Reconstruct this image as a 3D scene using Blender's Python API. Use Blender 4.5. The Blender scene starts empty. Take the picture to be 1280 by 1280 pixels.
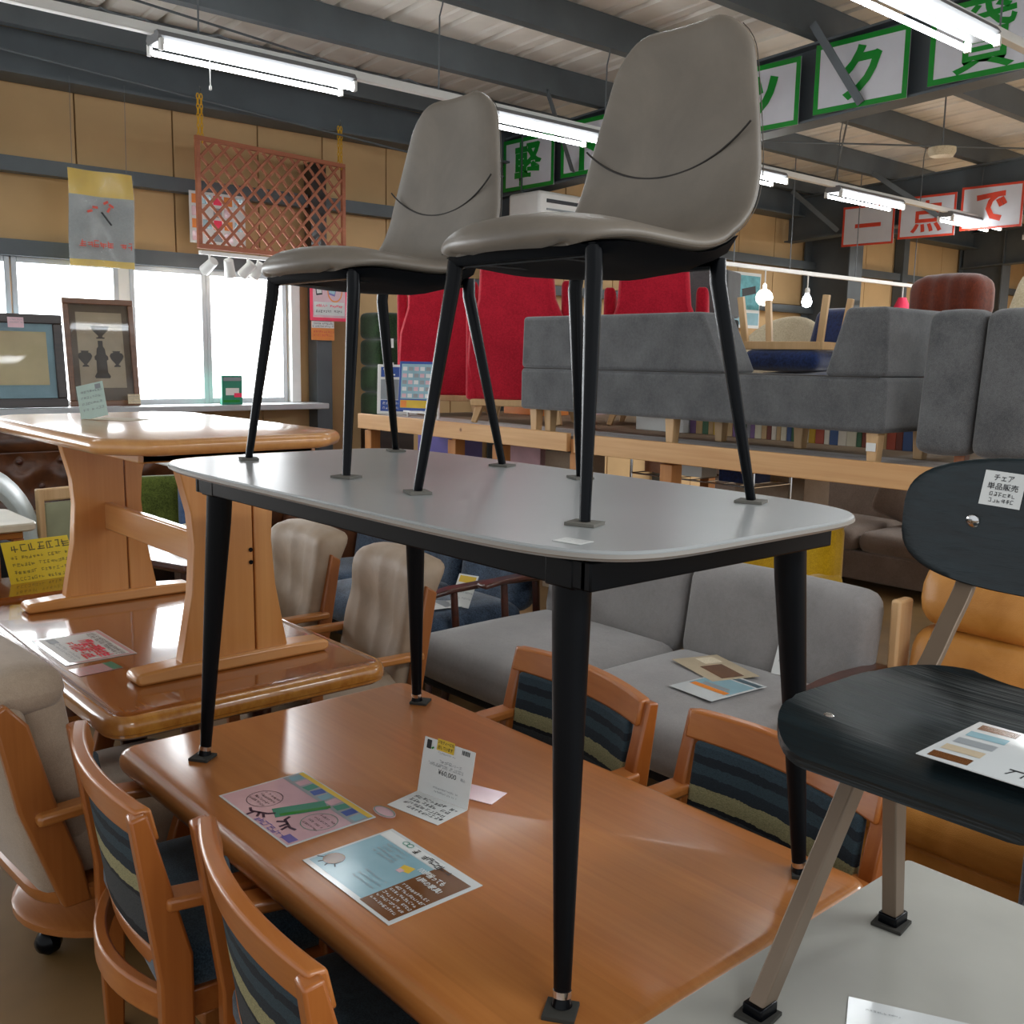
import bpy, bmesh, math, random
from mathutils import Vector, Matrix, Euler
random.seed(7)
S = bpy.context.scene
COL = S.collection
PI = math.pi
def rad(a): return math.radians(a)

# ---------------------------------------------------------------- camera, world, exposure
S.view_settings.view_transform = 'Standard'
S.view_settings.look = 'None'
S.view_settings.exposure = 1.0
S.view_settings.gamma = 1.0
S.view_settings.use_curve_mapping = False
ROLL = 0.965
camd = bpy.data.cameras.new('camera')
camd.sensor_width = 36.0
camd.lens = 36.0*1263.8/1280.0
camd.clip_start = 0.02
camd.clip_end = 200.0
cam = bpy.data.objects.new('camera', camd)
COL.objects.link(cam)
cam.location = (0, 0, 1.68)
# looking 41.2 degrees right of the aisle, 8.64 degrees down, held 0.965 degrees off level
cam.rotation_euler = (Matrix.Rotation(rad(-41.2), 3, 'Z') @ Matrix.Rotation(rad(90-8.64), 3, 'X') @ Matrix.Rotation(rad(ROLL), 3, 'Z')).to_euler()
S.camera = cam
W = bpy.data.worlds.new('daylight')
S.world = W
W.use_nodes = True
W.node_tree.nodes['Background'].inputs['Color'].default_value = (0.92, 0.96, 1.0, 1)
W.node_tree.nodes['Background'].inputs['Strength'].default_value = 0.42
TUBE_POWER = 11.0
WINDOW_POWER = 5.0

# ---------------------------------------------------------------- materials
def hexc(h):
    h = h.lstrip('#')
    out = []
    for i in (0, 2, 4):
        c = int(h[i:i+2], 16)/255.0
        out.append(c/12.92 if c <= 0.04045 else ((c+0.055)/1.055)**2.4)
    return (out[0], out[1], out[2], 1.0)

def new_mat(name):
    m = bpy.data.materials.new(name)
    m.use_nodes = True
    nt = m.node_tree
    return m, nt, nt.nodes['Principled BSDF']

def ramp(nt, fac, stops, interp='LINEAR'):
    r = nt.nodes.new('ShaderNodeValToRGB')
    r.color_ramp.interpolation = interp
    e = r.color_ramp.elements
    while len(e) < len(stops): e.new(0.5)
    for k, (p, c) in enumerate(stops):
        e[k].position = p; e[k].color = c
    nt.links.new(fac, r.inputs['Fac'])
    return r

def coords(nt, scale=(1, 1, 1), rot=(0, 0, 0)):
    t = nt.nodes.new('ShaderNodeTexCoord')
    m = nt.nodes.new('ShaderNodeMapping')
    m.inputs['Scale'].default_value = scale
    m.inputs['Rotation'].default_value = rot
    nt.links.new(t.outputs['Object'], m.inputs['Vector'])
    return m.outputs['Vector']

def noise(nt, vec, scale, detail=3.0, rough=0.55, dist=0.0):
    n = nt.nodes.new('ShaderNodeTexNoise')
    n.inputs['Scale'].default_value = scale
    n.inputs['Detail'].default_value = detail
    n.inputs['Roughness'].default_value = rough
    n.inputs['Distortion'].default_value = dist
    nt.links.new(vec, n.inputs['Vector'])
    return n.outputs['Fac']

def bump(nt, p, height, strength, dist=0.01):
    b = nt.nodes.new('ShaderNodeBump')
    b.inputs['Strength'].default_value = strength
    b.inputs['Distance'].default_value = dist
    nt.links.new(height, b.inputs['Height'])
    nt.links.new(b.outputs['Normal'], p.inputs['Normal'])

def shade(c, f): return (min(1, c[0]*f), min(1, c[1]*f), min(1, c[2]*f), 1)

def plain(name, h, rough=0.5, metal=0.0, var=0.10, scale=6.0, coat=0.0, spec=0.5, bmp=0.0, bscale=120.0):
    m, nt, p = new_mat(name)
    c = hexc(h)
    v = coords(nt)
    r = ramp(nt, noise(nt, v, scale), [(0.3, shade(c, 1-var)), (0.7, shade(c, 1+var))])
    nt.links.new(r.outputs['Color'], p.inputs['Base Color'])
    p.inputs['Roughness'].default_value = rough
    p.inputs['Metallic'].default_value = metal
    p.inputs['Coat Weight'].default_value = coat
    p.inputs['Coat Roughness'].default_value = 0.12
    p.inputs['Specular IOR Level'].default_value = spec
    if bmp: bump(nt, p, noise(nt, v, bscale, 2.0), bmp, 0.002)
    return m

def wood(name, h1, h2, axis='y', rough=0.4, coat=0.0, coat_rough=0.08, fine=70.0, board=0.0, bmp=0.05, knots=False):
    m, nt, p = new_mat(name)
    long = {'x': 0, 'y': 1, 'z': 2}[axis]
    s = [fine, fine, fine]; s[long] = fine*0.03
    a = noise(nt, coords(nt, tuple(s)), 1.0, 4.0, 0.6, 0.3)
    s2 = [5.0, 5.0, 5.0]; s2[long] = 0.7
    b = noise(nt, coords(nt, tuple(s2)), 1.0, 2.0, 0.5, 0.8)
    mx = nt.nodes.new('ShaderNodeMath'); mx.operation = 'MULTIPLY_ADD'
    nt.links.new(a, mx.inputs[0]); mx.inputs[1].default_value = 0.45
    mm = nt.nodes.new('ShaderNodeMath'); mm.operation = 'MULTIPLY'
    nt.links.new(b, mm.inputs[0]); mm.inputs[1].default_value = 0.55
    nt.links.new(mm.outputs[0], mx.inputs[2])
    r = ramp(nt, mx.outputs[0], [(0.32, hexc(h1)), (0.68, hexc(h2))])
    col = r.outputs['Color']
    if board:
        vb = coords(nt, tuple([(0.0 if k == long else 1.0/board) for k in range(3)]))
        w = nt.nodes.new('ShaderNodeTexWhiteNoise'); w.noise_dimensions = '3D'
        fl = nt.nodes.new('ShaderNodeVectorMath'); fl.operation = 'FLOOR'
        nt.links.new(vb, fl.inputs[0]); nt.links.new(fl.outputs[0], w.inputs['Vector'])
        mr = nt.nodes.new('ShaderNodeMapRange')
        mr.inputs['To Min'].default_value = 0.86; mr.inputs['To Max'].default_value = 1.08
        nt.links.new(w.outputs['Value'], mr.inputs['Value'])
        vm = nt.nodes.new('ShaderNodeVectorMath'); vm.operation = 'SCALE'
        nt.links.new(col, vm.inputs[0]); nt.links.new(mr.outputs[0], vm.inputs['Scale'])
        col = vm.outputs[0]
    if knots:
        vo = nt.nodes.new('ShaderNodeTexVoronoi'); vo.inputs['Scale'].default_value = 3.6
        nt.links.new(coords(nt), vo.inputs['Vector'])
        kr = ramp(nt, vo.outputs['Distance'], [(0.035, hexc('6b3d1c')), (0.075, (1, 1, 1, 1))])
        kx = nt.nodes.new('ShaderNodeMix'); kx.data_type = 'RGBA'; kx.blend_type = 'MULTIPLY'
        kx.inputs['Factor'].default_value = 1.0
        nt.links.new(col, kx.inputs['A']); nt.links.new(kr.outputs['Color'], kx.inputs['B'])
        col = kx.outputs['Result']
    nt.links.new(col, p.inputs['Base Color'])
    p.inputs['Roughness'].default_value = rough
    p.inputs['Coat Weight'].default_value = coat
    p.inputs['Coat Roughness'].default_value = coat_rough
    if bmp: bump(nt, p, a, bmp, 0.002)
    return m

def fabric(name, h1, h2, weave=420.0, rough=0.95, stretch=(1, 1, 1), bmp=0.35, sheen=0.3, mid=0.0):
    m, nt, p = new_mat(name)
    a = noise(nt, coords(nt, stretch), weave, 2.0, 0.7)
    b = noise(nt, coords(nt), 5.0, 3.0)
    c = noise(nt, coords(nt, (1, 1, 1)), 60.0, 3.0, 0.7)
    mx = nt.nodes.new('ShaderNodeMath'); mx.operation = 'ADD'
    m1 = nt.nodes.new('ShaderNodeMath'); m1.operation = 'MULTIPLY'; m1.inputs[1].default_value = 0.45
    m2 = nt.nodes.new('ShaderNodeMath'); m2.operation = 'MULTIPLY_ADD'; m2.inputs[1].default_value = 0.35
    nt.links.new(a, m1.inputs[0]); nt.links.new(b, m2.inputs[0])
    m3 = nt.nodes.new('ShaderNodeMath'); m3.operation = 'MULTIPLY'; m3.inputs[1].default_value = 0.2
    nt.links.new(c, m3.inputs[0]); nt.links.new(m3.outputs[0], m2.inputs[2])
    nt.links.new(m1.outputs[0], mx.inputs[0]); nt.links.new(m2.outputs[0], mx.inputs[1])
    r = ramp(nt, mx.outputs[0], [(0.40, hexc(h1)), (0.60, hexc(h2))])
    nt.links.new(r.outputs['Color'], p.inputs['Base Color'])
    p.inputs['Roughness'].default_value = rough
    p.inputs['Sheen Weight'].default_value = sheen
    p.inputs['Specular IOR Level'].default_value = 0.2
    bump(nt, p, a, bmp, 0.002)
    return m

def leather(name, h1, h2, rough=0.45, wrinkle=0.35, scale=7.0, coat=0.0):
    m, nt, p = new_mat(name)
    a = noise(nt, coords(nt), scale, 4.0, 0.6, 0.6)
    vo = nt.nodes.new('ShaderNodeTexVoronoi'); vo.inputs['Scale'].default_value = 260.0
    nt.links.new(coords(nt), vo.inputs['Vector'])
    r = ramp(nt, a, [(0.3, hexc(h1)), (0.7, hexc(h2))])
    nt.links.new(r.outputs['Color'], p.inputs['Base Color'])
    p.inputs['Roughness'].default_value = rough
    p.inputs['Coat Weight'].default_value = coat
    mx = nt.nodes.new('ShaderNodeMath'); mx.operation = 'MULTIPLY_ADD'; mx.inputs[1].default_value = 0.12
    nt.links.new(vo.outputs['Distance'], mx.inputs[0]); nt.links.new(a, mx.inputs[2])
    bump(nt, p, mx.outputs[0], wrinkle, 0.01)
    return m

def emitter(name, col, strength):
    m, nt, p = new_mat(name)
    p.inputs['Base Color'].default_value = (0.8, 0.8, 0.8, 1)
    p.inputs['Emission Color'].default_value = col
    p.inputs['Emission Strength'].default_value = strength
    return m

def banded(name, stops, axis=2, lo=0.0, hi=1.0, wob=0.05, rough=0.9):
    """woven stripes across one axis, each band a yarn colour of its own"""
    m, nt, p = new_mat(name)
    t = nt.nodes.new('ShaderNodeTexCoord')
    sp = nt.nodes.new('ShaderNodeSeparateXYZ'); nt.links.new(t.outputs['Object'], sp.inputs[0])
    mr = nt.nodes.new('ShaderNodeMapRange'); mr.inputs['From Min'].default_value = lo; mr.inputs['From Max'].default_value = hi
    nt.links.new(sp.outputs[axis], mr.inputs['Value'])
    n = noise(nt, coords(nt), 26.0, 3.0, 0.7)
    ad = nt.nodes.new('ShaderNodeMath'); ad.operation = 'MULTIPLY_ADD'; ad.inputs[1].default_value = wob
    nt.links.new(n, ad.inputs[0]); nt.links.new(mr.outputs[0], ad.inputs[2])
    r = ramp(nt, ad.outputs[0], [(a, hexc(b)) for a, b in stops], 'CONSTANT')
    fine = noise(nt, coords(nt, (1, 1, 7)), 190.0, 2.0, 0.8)
    fr = ramp(nt, fine, [(0.35, (0.45, 0.45, 0.45, 1)), (0.62, (1.15, 1.15, 1.15, 1))])
    kx = nt.nodes.new('ShaderNodeMix'); kx.data_type = 'RGBA'; kx.blend_type = 'MULTIPLY'
    kx.inputs['Factor'].default_value = 1.0
    nt.links.new(r.outputs['Color'], kx.inputs['A']); nt.links.new(fr.outputs['Color'], kx.inputs['B'])
    nt.links.new(kx.outputs['Result'], p.inputs['Base Color'])
    p.inputs['Roughness'].default_value = rough
    bump(nt, p, fine, 0.4, 0.003)
    return m

M = {}
M['floor'] = plain('floor_vinyl', '86683e', 0.55, var=0.22, scale=2.2)
M['panel'] = plain('tan_insulation_board', 'c6a373', 0.7, var=0.06, scale=2.0)
M['steel'] = plain('blue_grey_painted_steel', '565d61', 0.55, var=0.12, scale=3.0)
M['roof'] = plain('white_roof_sheet', 'e2ddd4', 0.6, var=0.10, scale=2.5)
M['white'] = plain('white_enamel', 'e6e6e2', 0.4, var=0.03)
M['housing'] = plain('grey_lamp_housing', '77787a', 0.5, var=0.03)
M['alu'] = plain('aluminium_frame', 'b9bdc0', 0.4, metal=0.3, var=0.05)
M['tube'] = emitter('fluorescent_tube', (0.93, 0.98, 1.0, 1), TUBE_POWER)
M['window'] = emitter('bright_daylit_blind', (0.93, 0.97, 1.0, 1), WINDOW_POWER)
M['bulb'] = emitter('glowing_bulb', (1.0, 0.86, 0.66, 1), 12.0)
M['coolbulb'] = emitter('cool_glowing_bulb', (0.85, 0.93, 1.0, 1), 9.0)
M['paper'] = plain('white_paper', 'd9dcda', 0.45, var=0.03)
M['gloss_paper'] = plain('laminated_paper', 'd5dadb', 0.12, var=0.03, coat=0.6)
M['signwhite'] = plain('sign_sheet', 'd4d4da', 0.25, var=0.03, coat=0.3)
M['green'] = plain('green_print', '0f8a2a', 0.3, coat=0.3)
M['red'] = plain('red_print', 'd4452f', 0.4)
M['hotpink'] = plain('hot_pink_print', 'ff3d64', 0.5)
M['pinkprint'] = plain('pale_pink_print', 'd9b3bb', 0.15, coat=0.5)
M['blackprint'] = plain('black_print', '16181c', 0.4)
M['greyprint'] = plain('grey_print', '8f9599', 0.4)
M['blueprint'] = plain('pale_blue_print', '8fb7c4', 0.15, coat=0.5)
M['brownprint'] = plain('brown_print', '6f4523', 0.15, coat=0.5)
M['yellowprint'] = plain('yellow_print', 'd9b52c', 0.4)
M['orangeprint'] = plain('orange_print', 'e5872a', 0.4)
M['purpleprint'] = plain('purple_print', '6a62a8', 0.4)
M['tealprint'] = plain('teal_print', '2d8a70', 0.3)
M['darkblueprint'] = plain('dark_blue_print', '234a9c', 0.35)
M['grey_top'] = plain('matt_grey_tabletop', 'a0a4a5', 0.28, var=0.04, scale=3.0, bmp=0.03, bscale=400)
M['grey_edge'] = plain('pale_grey_edge', '9a9690', 0.45, var=0.03)
M['stone'] = plain('mottled_stone_laminate', 'a2a29b', 0.42, var=0.07, scale=5.0)
M['black_metal'] = plain('black_steel', '04060a', 0.25, var=0.1, spec=0.16)
M['matt_black'] = plain('matt_black_steel', '05070b', 0.42, var=0.1, spec=0.14)
M['dark_pan'] = plain('dark_seat_pan', '060a10', 0.7, spec=0.1, var=0.1)
M['chrome'] = plain('chrome', 'd7d7d7', 0.15, metal=1.0)
M['felt'] = plain('dark_felt', '31302b', 0.9)
M['cardboard'] = plain('grey_card', '6c6a63', 0.9)
M['leather_grey'] = leather('taupe_leather', '706960', '827a6f', 0.42, 0.10, 5.0)
M['piping'] = plain('leather_piping', '4f483f', 0.6)
M['seam'] = plain('dark_stitching', '2a2623', 0.7)
M['oak_table'] = wood('orange_oak', 'a05d28', 'ba793d', 'y', 0.32, 0.35, 0.15, 60, 0.19)
M['oak_edge'] = wood('orange_oak_edge', 'a2622a', 'bd7f42', 'y', 0.34, 0.5, 0.12, 60)
M['oak_x'] = wood('orange_oak_across', '925422', 'ab6a32', 'x', 0.36, 0.3, 0.15, 60)
M['oak_z'] = wood('orange_oak_upright', '8b4f20', 'a6652f', 'z', 0.36, 0.3, 0.15, 60)
M['chairwood'] = wood('orange_beech', 'a05824', 'bb7538', 'x', 0.36, 0.35, 0.15, 45)
M['chairwood_z'] = wood('orange_beech_upright', '954f1a', 'b0682c', 'z', 0.36, 0.35, 0.15, 45)
M['gloss_table'] = wood('glossy_brown_wood', '7c4115', '9a5a22', 'y', 0.25, 1.0, 0.06, 50, 0.15)
M['gloss_edge'] = wood('glossy_amber_edge', '9a5a20', 'c58a3c', 'y', 0.25, 1.0, 0.06, 50)
M['trestle'] = wood('honey_wood', 'bd7a3b', 'd39655', 'z', 0.38, 0.3, 0.15, 40)
M['trestle_y'] = wood('honey_wood_lengthwise', 'c4854a', 'dba364', 'y', 0.3, 0.7, 0.12, 40)
M['trestle_x'] = wood('honey_wood_across', 'c07f40', 'd79b5a', 'x', 0.34, 0.5, 0.12, 40)
M['pine'] = wood('knotty_pine', 'c8935c', 'e0b27c', 'y', 0.55, 0.0, 0.1, 35, knots=True)
M['deck_ply'] = wood('weathered_deck_ply', '77654f', '94806a', 'y', 0.75, 0.0, 0.1, 30)
M['pine_z'] = wood('pine_upright', 'a8682f', 'c68848', 'z', 0.55, 0.0, 0.1, 35)
M['palewood'] = wood('pale_beech', 'c29a6a', 'd9b586', 'z', 0.5, 0.0, 0.1, 40)
M['dark_wood'] = wood('dark_walnut', '2f1710', '5a2c1c', 'x', 0.3, 0.5, 0.12, 45)
M['trellis'] = wood('red_brown_stain', '97533a', 'b5714f', 'x', 0.6, 0.0, 0.1, 40)
M['black_ash'] = wood('black_stained_ash', '03070a', '13252b', 'x', 0.34, 0.0, 0.15, 70, bmp=1.0)
M['bronze'] = plain('bronze_grey_metal', '7d6c5b', 0.45, metal=0.35, var=0.08)
M['grey_fabric'] = fabric('light_grey_upholstery', '807e7d', '949190', 500)
M['bench_fabric'] = fabric('slate_grey_upholstery', '4b4c4e', '6c6d6e', 300)
M['bench_dark'] = fabric('charcoal_grey_upholstery', '505152', '6a6b6b', 300)
M['navy_fabric'] = fabric('navy_tweed', '141d2b', '52647a', 160, stretch=(1, 1, 3))
M['denim'] = fabric('blue_denim_weave', '243440', '4a6070', 260)
M['navy_velvet'] = fabric('navy_velvet', '0f1c3e', '1c3265', 60, sheen=0.6)
M['tan_leather'] = leather('tan_leather', 'b0762f', 'c98d45', 0.4, 0.30, 6.0)
M['beige_leather'] = leather('beige_leather', '8f7d68', 'a5917b', 0.58, 0.18, 5.0)
M['beige_fabric'] = fabric('beige_upholstery', '9d8b78', 'b09d88', 350)
M['brown_leather'] = leather('tufted_brown_leather', '3a2013', '6b4025', 0.3, 0.3, 6.0)
M['taupe_fabric'] = fabric('taupe_upholstery', '84746a', 'a19185', 300)
M['yellow_fabric'] = fabric('mustard_upholstery', 'b08a08', 'd6ad18', 200)
M['lemon_fabric'] = fabric('lemon_upholstery', 'bfb848', 'd8d268', 200)
M['red_fabric'] = fabric('crimson_upholstery', 'a30f25', 'c51b33', 90)
M['corduroy'] = fabric('rust_corduroy', '4d1c0e', '7a3418', 40, stretch=(30, 1, 1), sheen=0.5)
M['cream_fabric'] = fabric('cream_boucle', 'c3b393', 'ddd0b3', 120)
M['green_fabric'] = fabric('moss_green_weave', '39441a', '6c7a34', 150)
M['olive'] = fabric('dark_green_cloth', '10210f', '2a4424', 90)
M['black_fabric'] = plain('black_dust_cover', '0c0d10', 0.9)
M['grey_cloth'] = fabric('grey_cloth', '8d9290', 'a9aeac', 250)
M['blue_cloth'] = fabric('blue_cloth', '35507a', '5d7ba8', 200)
M['stripe'] = banded('banded_weave', [(0.0, '0e1318'), (0.13, '3d4143'), (0.44, '14191f'), (0.48, 'a09a70'), (0.63, '1d2a33'), (0.74, '2f434c'), (0.84, '17222b'), (0.92, '30444f')], 2, 0.48, 0.745, 0.06)
M['book'] = [plain('book_cover_%s' % h, h, 0.6) for h in ('c0a070', '7a3a2a', '3f6a4a', 'd8d0b8', '7a5a8a', 'c8a020', '8a8a90', 'b0503a', '405a8a', 'e0d8c8')]
M['glass'] = None
mg, ntg, pg = new_mat('clear_plastic')
pg.inputs['Base Color'].default_value = (0.95, 0.97, 1, 1); pg.inputs['Roughness'].default_value = 0.12
pg.inputs['Transmission Weight'].default_value = 0.55; pg.inputs['Alpha'].default_value = 0.22
M['film'] = mg
mg2, ntg2, pg2 = new_mat('picture_glass')
pg2.inputs['Base Color'].default_value = (1, 1, 1, 1); pg2.inputs['Roughness'].default_value = 0.03
pg2.inputs['Transmission Weight'].default_value = 1.0; pg2.inputs['IOR'].default_value = 1.3
M['glass'] = mg2
M['shade'] = plain('milk_glass_shade', 'f0efe8', 0.3)
M['yellow_chain'] = plain('yellow_plastic', 'd9a514', 0.4)
M['wire'] = plain('grey_wire', '6d7276', 0.5, metal=0.4)
M['sepia'] = plain('sepia_print', 'b3a48a', 0.6)
M['mount'] = plain('olive_brown_mount', '6e6152', 0.8)
M['ebony'] = wood('dark_frame', '1c1513', '3a2a22', 'x', 0.3, 0.4, 0.1, 40)
M['walnut'] = wood('brown_frame', '5a3a26', '7d563c', 'x', 0.35, 0.3, 0.1, 40)

# ---------------------------------------------------------------- mesh helper
class MB:
    def __init__(s): s.v = []; s.f = []
    def add(s, vs, fs, R=None, c=None):
        o = len(s.v)
        for p in vs:
            p = Vector(p)
            if R is not None: p = R @ (p - c) + c if c is not None else R @ p
            s.v.append(p)
        s.f += [[o+i for i in f] for f in fs]
        return s
    def box(s, c, d, rot=None):
        c = Vector(c); x, y, z = d[0]/2, d[1]/2, d[2]/2
        vs = [Vector((i*x, j*y, k*z)) for i in (-1, 1) for j in (-1, 1) for k in (-1, 1)]
        if rot:
            R = Euler(rot).to_matrix(); vs = [R @ p for p in vs]
        return s.add([p+c for p in vs], [(0, 1, 3, 2), (4, 6, 7, 5), (0, 4, 5, 1), (2, 3, 7, 6), (0, 2, 6, 4), (1, 5, 7, 3)])
    def beam(s, p0, p1, w, h, up=(0, 0, 1), w1=None, h1=None):
        p0 = Vector(p0); p1 = Vector(p1); d = (p1-p0).normalized()
        sx = d.cross(Vector(up)).normalized(); sz = sx.cross(d).normalized()
        w1 = w if w1 is None else w1; h1 = h if h1 is None else h1
        vs = []
        for p, a, b in ((p0, w, h), (p1, w1, h1)):
            for i, j in ((-1, -1), (1, -1), (1, 1), (-1, 1)):
                vs.append(p + sx*a/2*i + sz*b/2*j)
        return s.add(vs, [(3, 2, 1, 0), (4, 5, 6, 7), (0, 1, 5, 4), (1, 2, 6, 5), (2, 3, 7, 6), (3, 0, 4, 7)])
    def ring(s, rings, cap=True):
        n = len(rings[0]); vs = [p for r in rings for p in r]; fs = []
        for i in range(len(rings)-1):
            for j in range(n):
                k = (j+1) % n
                fs.append((i*n+j, i*n+k, (i+1)*n+k, (i+1)*n+j))
        if cap:
            fs.append(tuple(range(n-1, -1, -1))); fs.append(tuple((len(rings)-1)*n+j for j in range(n)))
        return s.add(vs, fs)
    def tube(s, pts, r, n=10, closed=False):
        pts = [Vector(p) for p in pts]; m = len(pts)
        rs = r if isinstance(r, (list, tuple)) else [r]*m
        rings = []; ref = None
        for i in range(m):
            a = pts[(i-1) % m] if (closed or i > 0) else pts[i]
            b = pts[(i+1) % m] if (closed or i < m-1) else pts[i]
            d = (b-a).normalized()
            if ref is None:
                ref = Vector((0, 0, 1)) if abs(d.z) < 0.9 else Vector((1, 0, 0))
            u = (ref - d*ref.dot(d)).normalized(); w = d.cross(u); ref = u
            rings.append([pts[i] + (u*math.cos(2*PI*k/n)+w*math.sin(2*PI*k/n))*rs[i] for k in range(n)])
        if closed: rings.append(rings[0])
        return s.ring(rings, cap=not closed)
    def cyl(s, p0, p1, r0, r1=None, n=16): return s.tube([p0, p1], [r0, r0 if r1 is None else r1], n)
    def lathe(s, prof, c=(0, 0, 0), n=24):
        c = Vector(c)
        return s.ring([[c+Vector((r*math.cos(2*PI*k/n), r*math.sin(2*PI*k/n), z)) for k in range(n)] for r, z in prof])
    def prism(s, poly, z0, z1, fn=None):
        fn = fn or (lambda x, y, z: (x, y, z))
        return s.ring([[Vector(fn(x, y, z0)) for x, y in poly], [Vector(fn(x, y, z1)) for x, y in poly]])
    def slab(s, outline, prof):
        """outline(d) gives the loop inset by d; prof lists (inset, z) from bottom to top"""
        return s.ring([[Vector((x, y, z)) for x, y in outline(d)] for d, z in prof])
    def cushion(s, c, d, r, puff=(0, 0, 0), rot=None, n=(8, 6, 4), fn=None):
        c = Vector(c); R = Euler(rot).to_matrix() if rot else None
        h = [d[0]/2, d[1]/2, d[2]/2]; r = min(r, h[0], h[1], h[2])
        def axis_pts(k):
            inner = h[k]-r
            m = n[k]
            return [-h[k]] + [-inner-r*(1-t) if False else -inner-r*0.55, ] + [-inner+2*inner*i/m for i in range(m+1)] + [inner+r*0.55] + [h[k]]
        P = [axis_pts(k) for k in range(3)]
        idx = {}; vs = []; fs = []
        def put(i, j, k):
            key = (i, j, k)
            if key in idx: return idx[key]
            p = Vector((P[0][i], P[1][j], P[2][k]))
            q = Vector([max(-(h[a]-r), min(h[a]-r, p[a])) for a in range(3)])
            e = p-q
            if e.length > 1e-9:
                L = e.length; mxx = max(abs(x) for x in e)
                p = q + e/L*r*(mxx/r if r else 0)
            t = [p[a]/h[a] if h[a] else 0 for a in range(3)]
            for a in range(3):
                if puff[a]:
                    b1, b2 = [x for x in range(3) if x != a]
                    p[a] += puff[a]*t[a]*max(0, 1-t[b1]**2)*max(0, 1-t[b2]**2)
            if fn: p = Vector(fn(p))
            if R is not None: p = R @ p
            vs.append(p+c); idx[key] = len(vs)-1
            return idx[key]
        N = [len(P[k])-1 for k in range(3)]
        for a in range(3):
            b1, b2 = [x for x in range(3) if x != a]
            for side in (0, N[a]):
                for i in range(N[b1]):
                    for j in range(N[b2]):
                        q = []
                        for di, dj in ((0, 0), (1, 0), (1, 1), (0, 1)):
                            key = [0, 0, 0]; key[a] = side; key[b1] = i+di; key[b2] = j+dj
                            q.append(put(*key))
                        fs.append(q if side == 0 else q[::-1])
        return s.add(vs, fs)
    def build(s, name, mat, parent=None, bevel=0.0, segs=2, sharp=35, smooth=True, loc=None):
        me = bpy.data.meshes.new(name)
        me.from_pydata([tuple(p) for p in s.v], [], s.f)
        bm = bmesh.new(); bm.from_mesh(me)
        bmesh.ops.recalc_face_normals(bm, faces=bm.faces)
        bm.to_mesh(me); bm.free()
        me.materials.append(mat)
        if smooth:
            me.polygons.foreach_set('use_smooth', [True]*len(me.polygons))
            me.set_sharp_from_angle(angle=rad(sharp))
        o = bpy.data.objects.new(name, me)
        COL.objects.link(o)
        if parent is not None: o.parent = parent
        if loc is not None: o.location = loc
        if bevel:
            b = o.modifiers.new('bevel', 'BEVEL'); b.width = bevel; b.segments = segs
            b.limit_method = 'ANGLE'; b.angle_limit = rad(40)
        return o

def bx(name, c, d, mat, parent=None, bevel=0.004, rot=None):
    return MB().box(c, d, rot).build(name, mat, parent, bevel)

def tag(o, label, cat, group=None):
    o['label'] = label; o['category'] = cat
    if group: o['group'] = group
    return o
def thing(name, label, cat, loc=(0, 0, 0), rz=0.0, group=None, rot=None):
    o = bpy.data.objects.new(name, None); COL.objects.link(o)
    o.empty_display_size = 0.1
    o.location = loc
    o.rotation_euler = rot if rot else (0, 0, rad(rz))
    return tag(o, label, cat, group)
def structure(o):
    o['kind'] = 'structure'; return o
def dup(root, loc, rz=None, label=None, rot=None):
    r = root.copy(); COL.objects.link(r); r.location = loc
    if rz is not None: r.rotation_euler = (0, 0, rad(rz))
    if rot: r.rotation_euler = rot
    if label: r['label'] = label
    for ch in list(root.children):
        c = ch.copy(); COL.objects.link(c); c.parent = r
        for g in list(ch.children):
            d = g.copy(); COL.objects.link(d); d.parent = c
    return r

def rrect(a, b, r, n=6, power=None):
    def out(d=0.0):
        A, B, Rr = a-d, b-d, max(0.001, r-d)
        pts = []
        for cx, cy, a0 in ((A-Rr, B-Rr, 0), (-A+Rr, B-Rr, 90), (-A+Rr, -B+Rr, 180), (A-Rr, -B+Rr, 270)):
            for k in range(n+1):
                t = rad(a0+90*k/n); pts.append((cx+Rr*math.cos(t), cy+Rr*math.sin(t)))
        return pts
    return out
def superell(a, b, p, n=96):
    def out(d=0.0):
        pts = []
        for k in range(n):
            t = 2*PI*k/n; c, s = math.cos(t), math.sin(t)
            pts.append(((a-d)*math.copysign(abs(c)**(2/p), c), (b-d)*math.copysign(abs(s)**(2/p), s)))
        return pts
    return out

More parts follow.
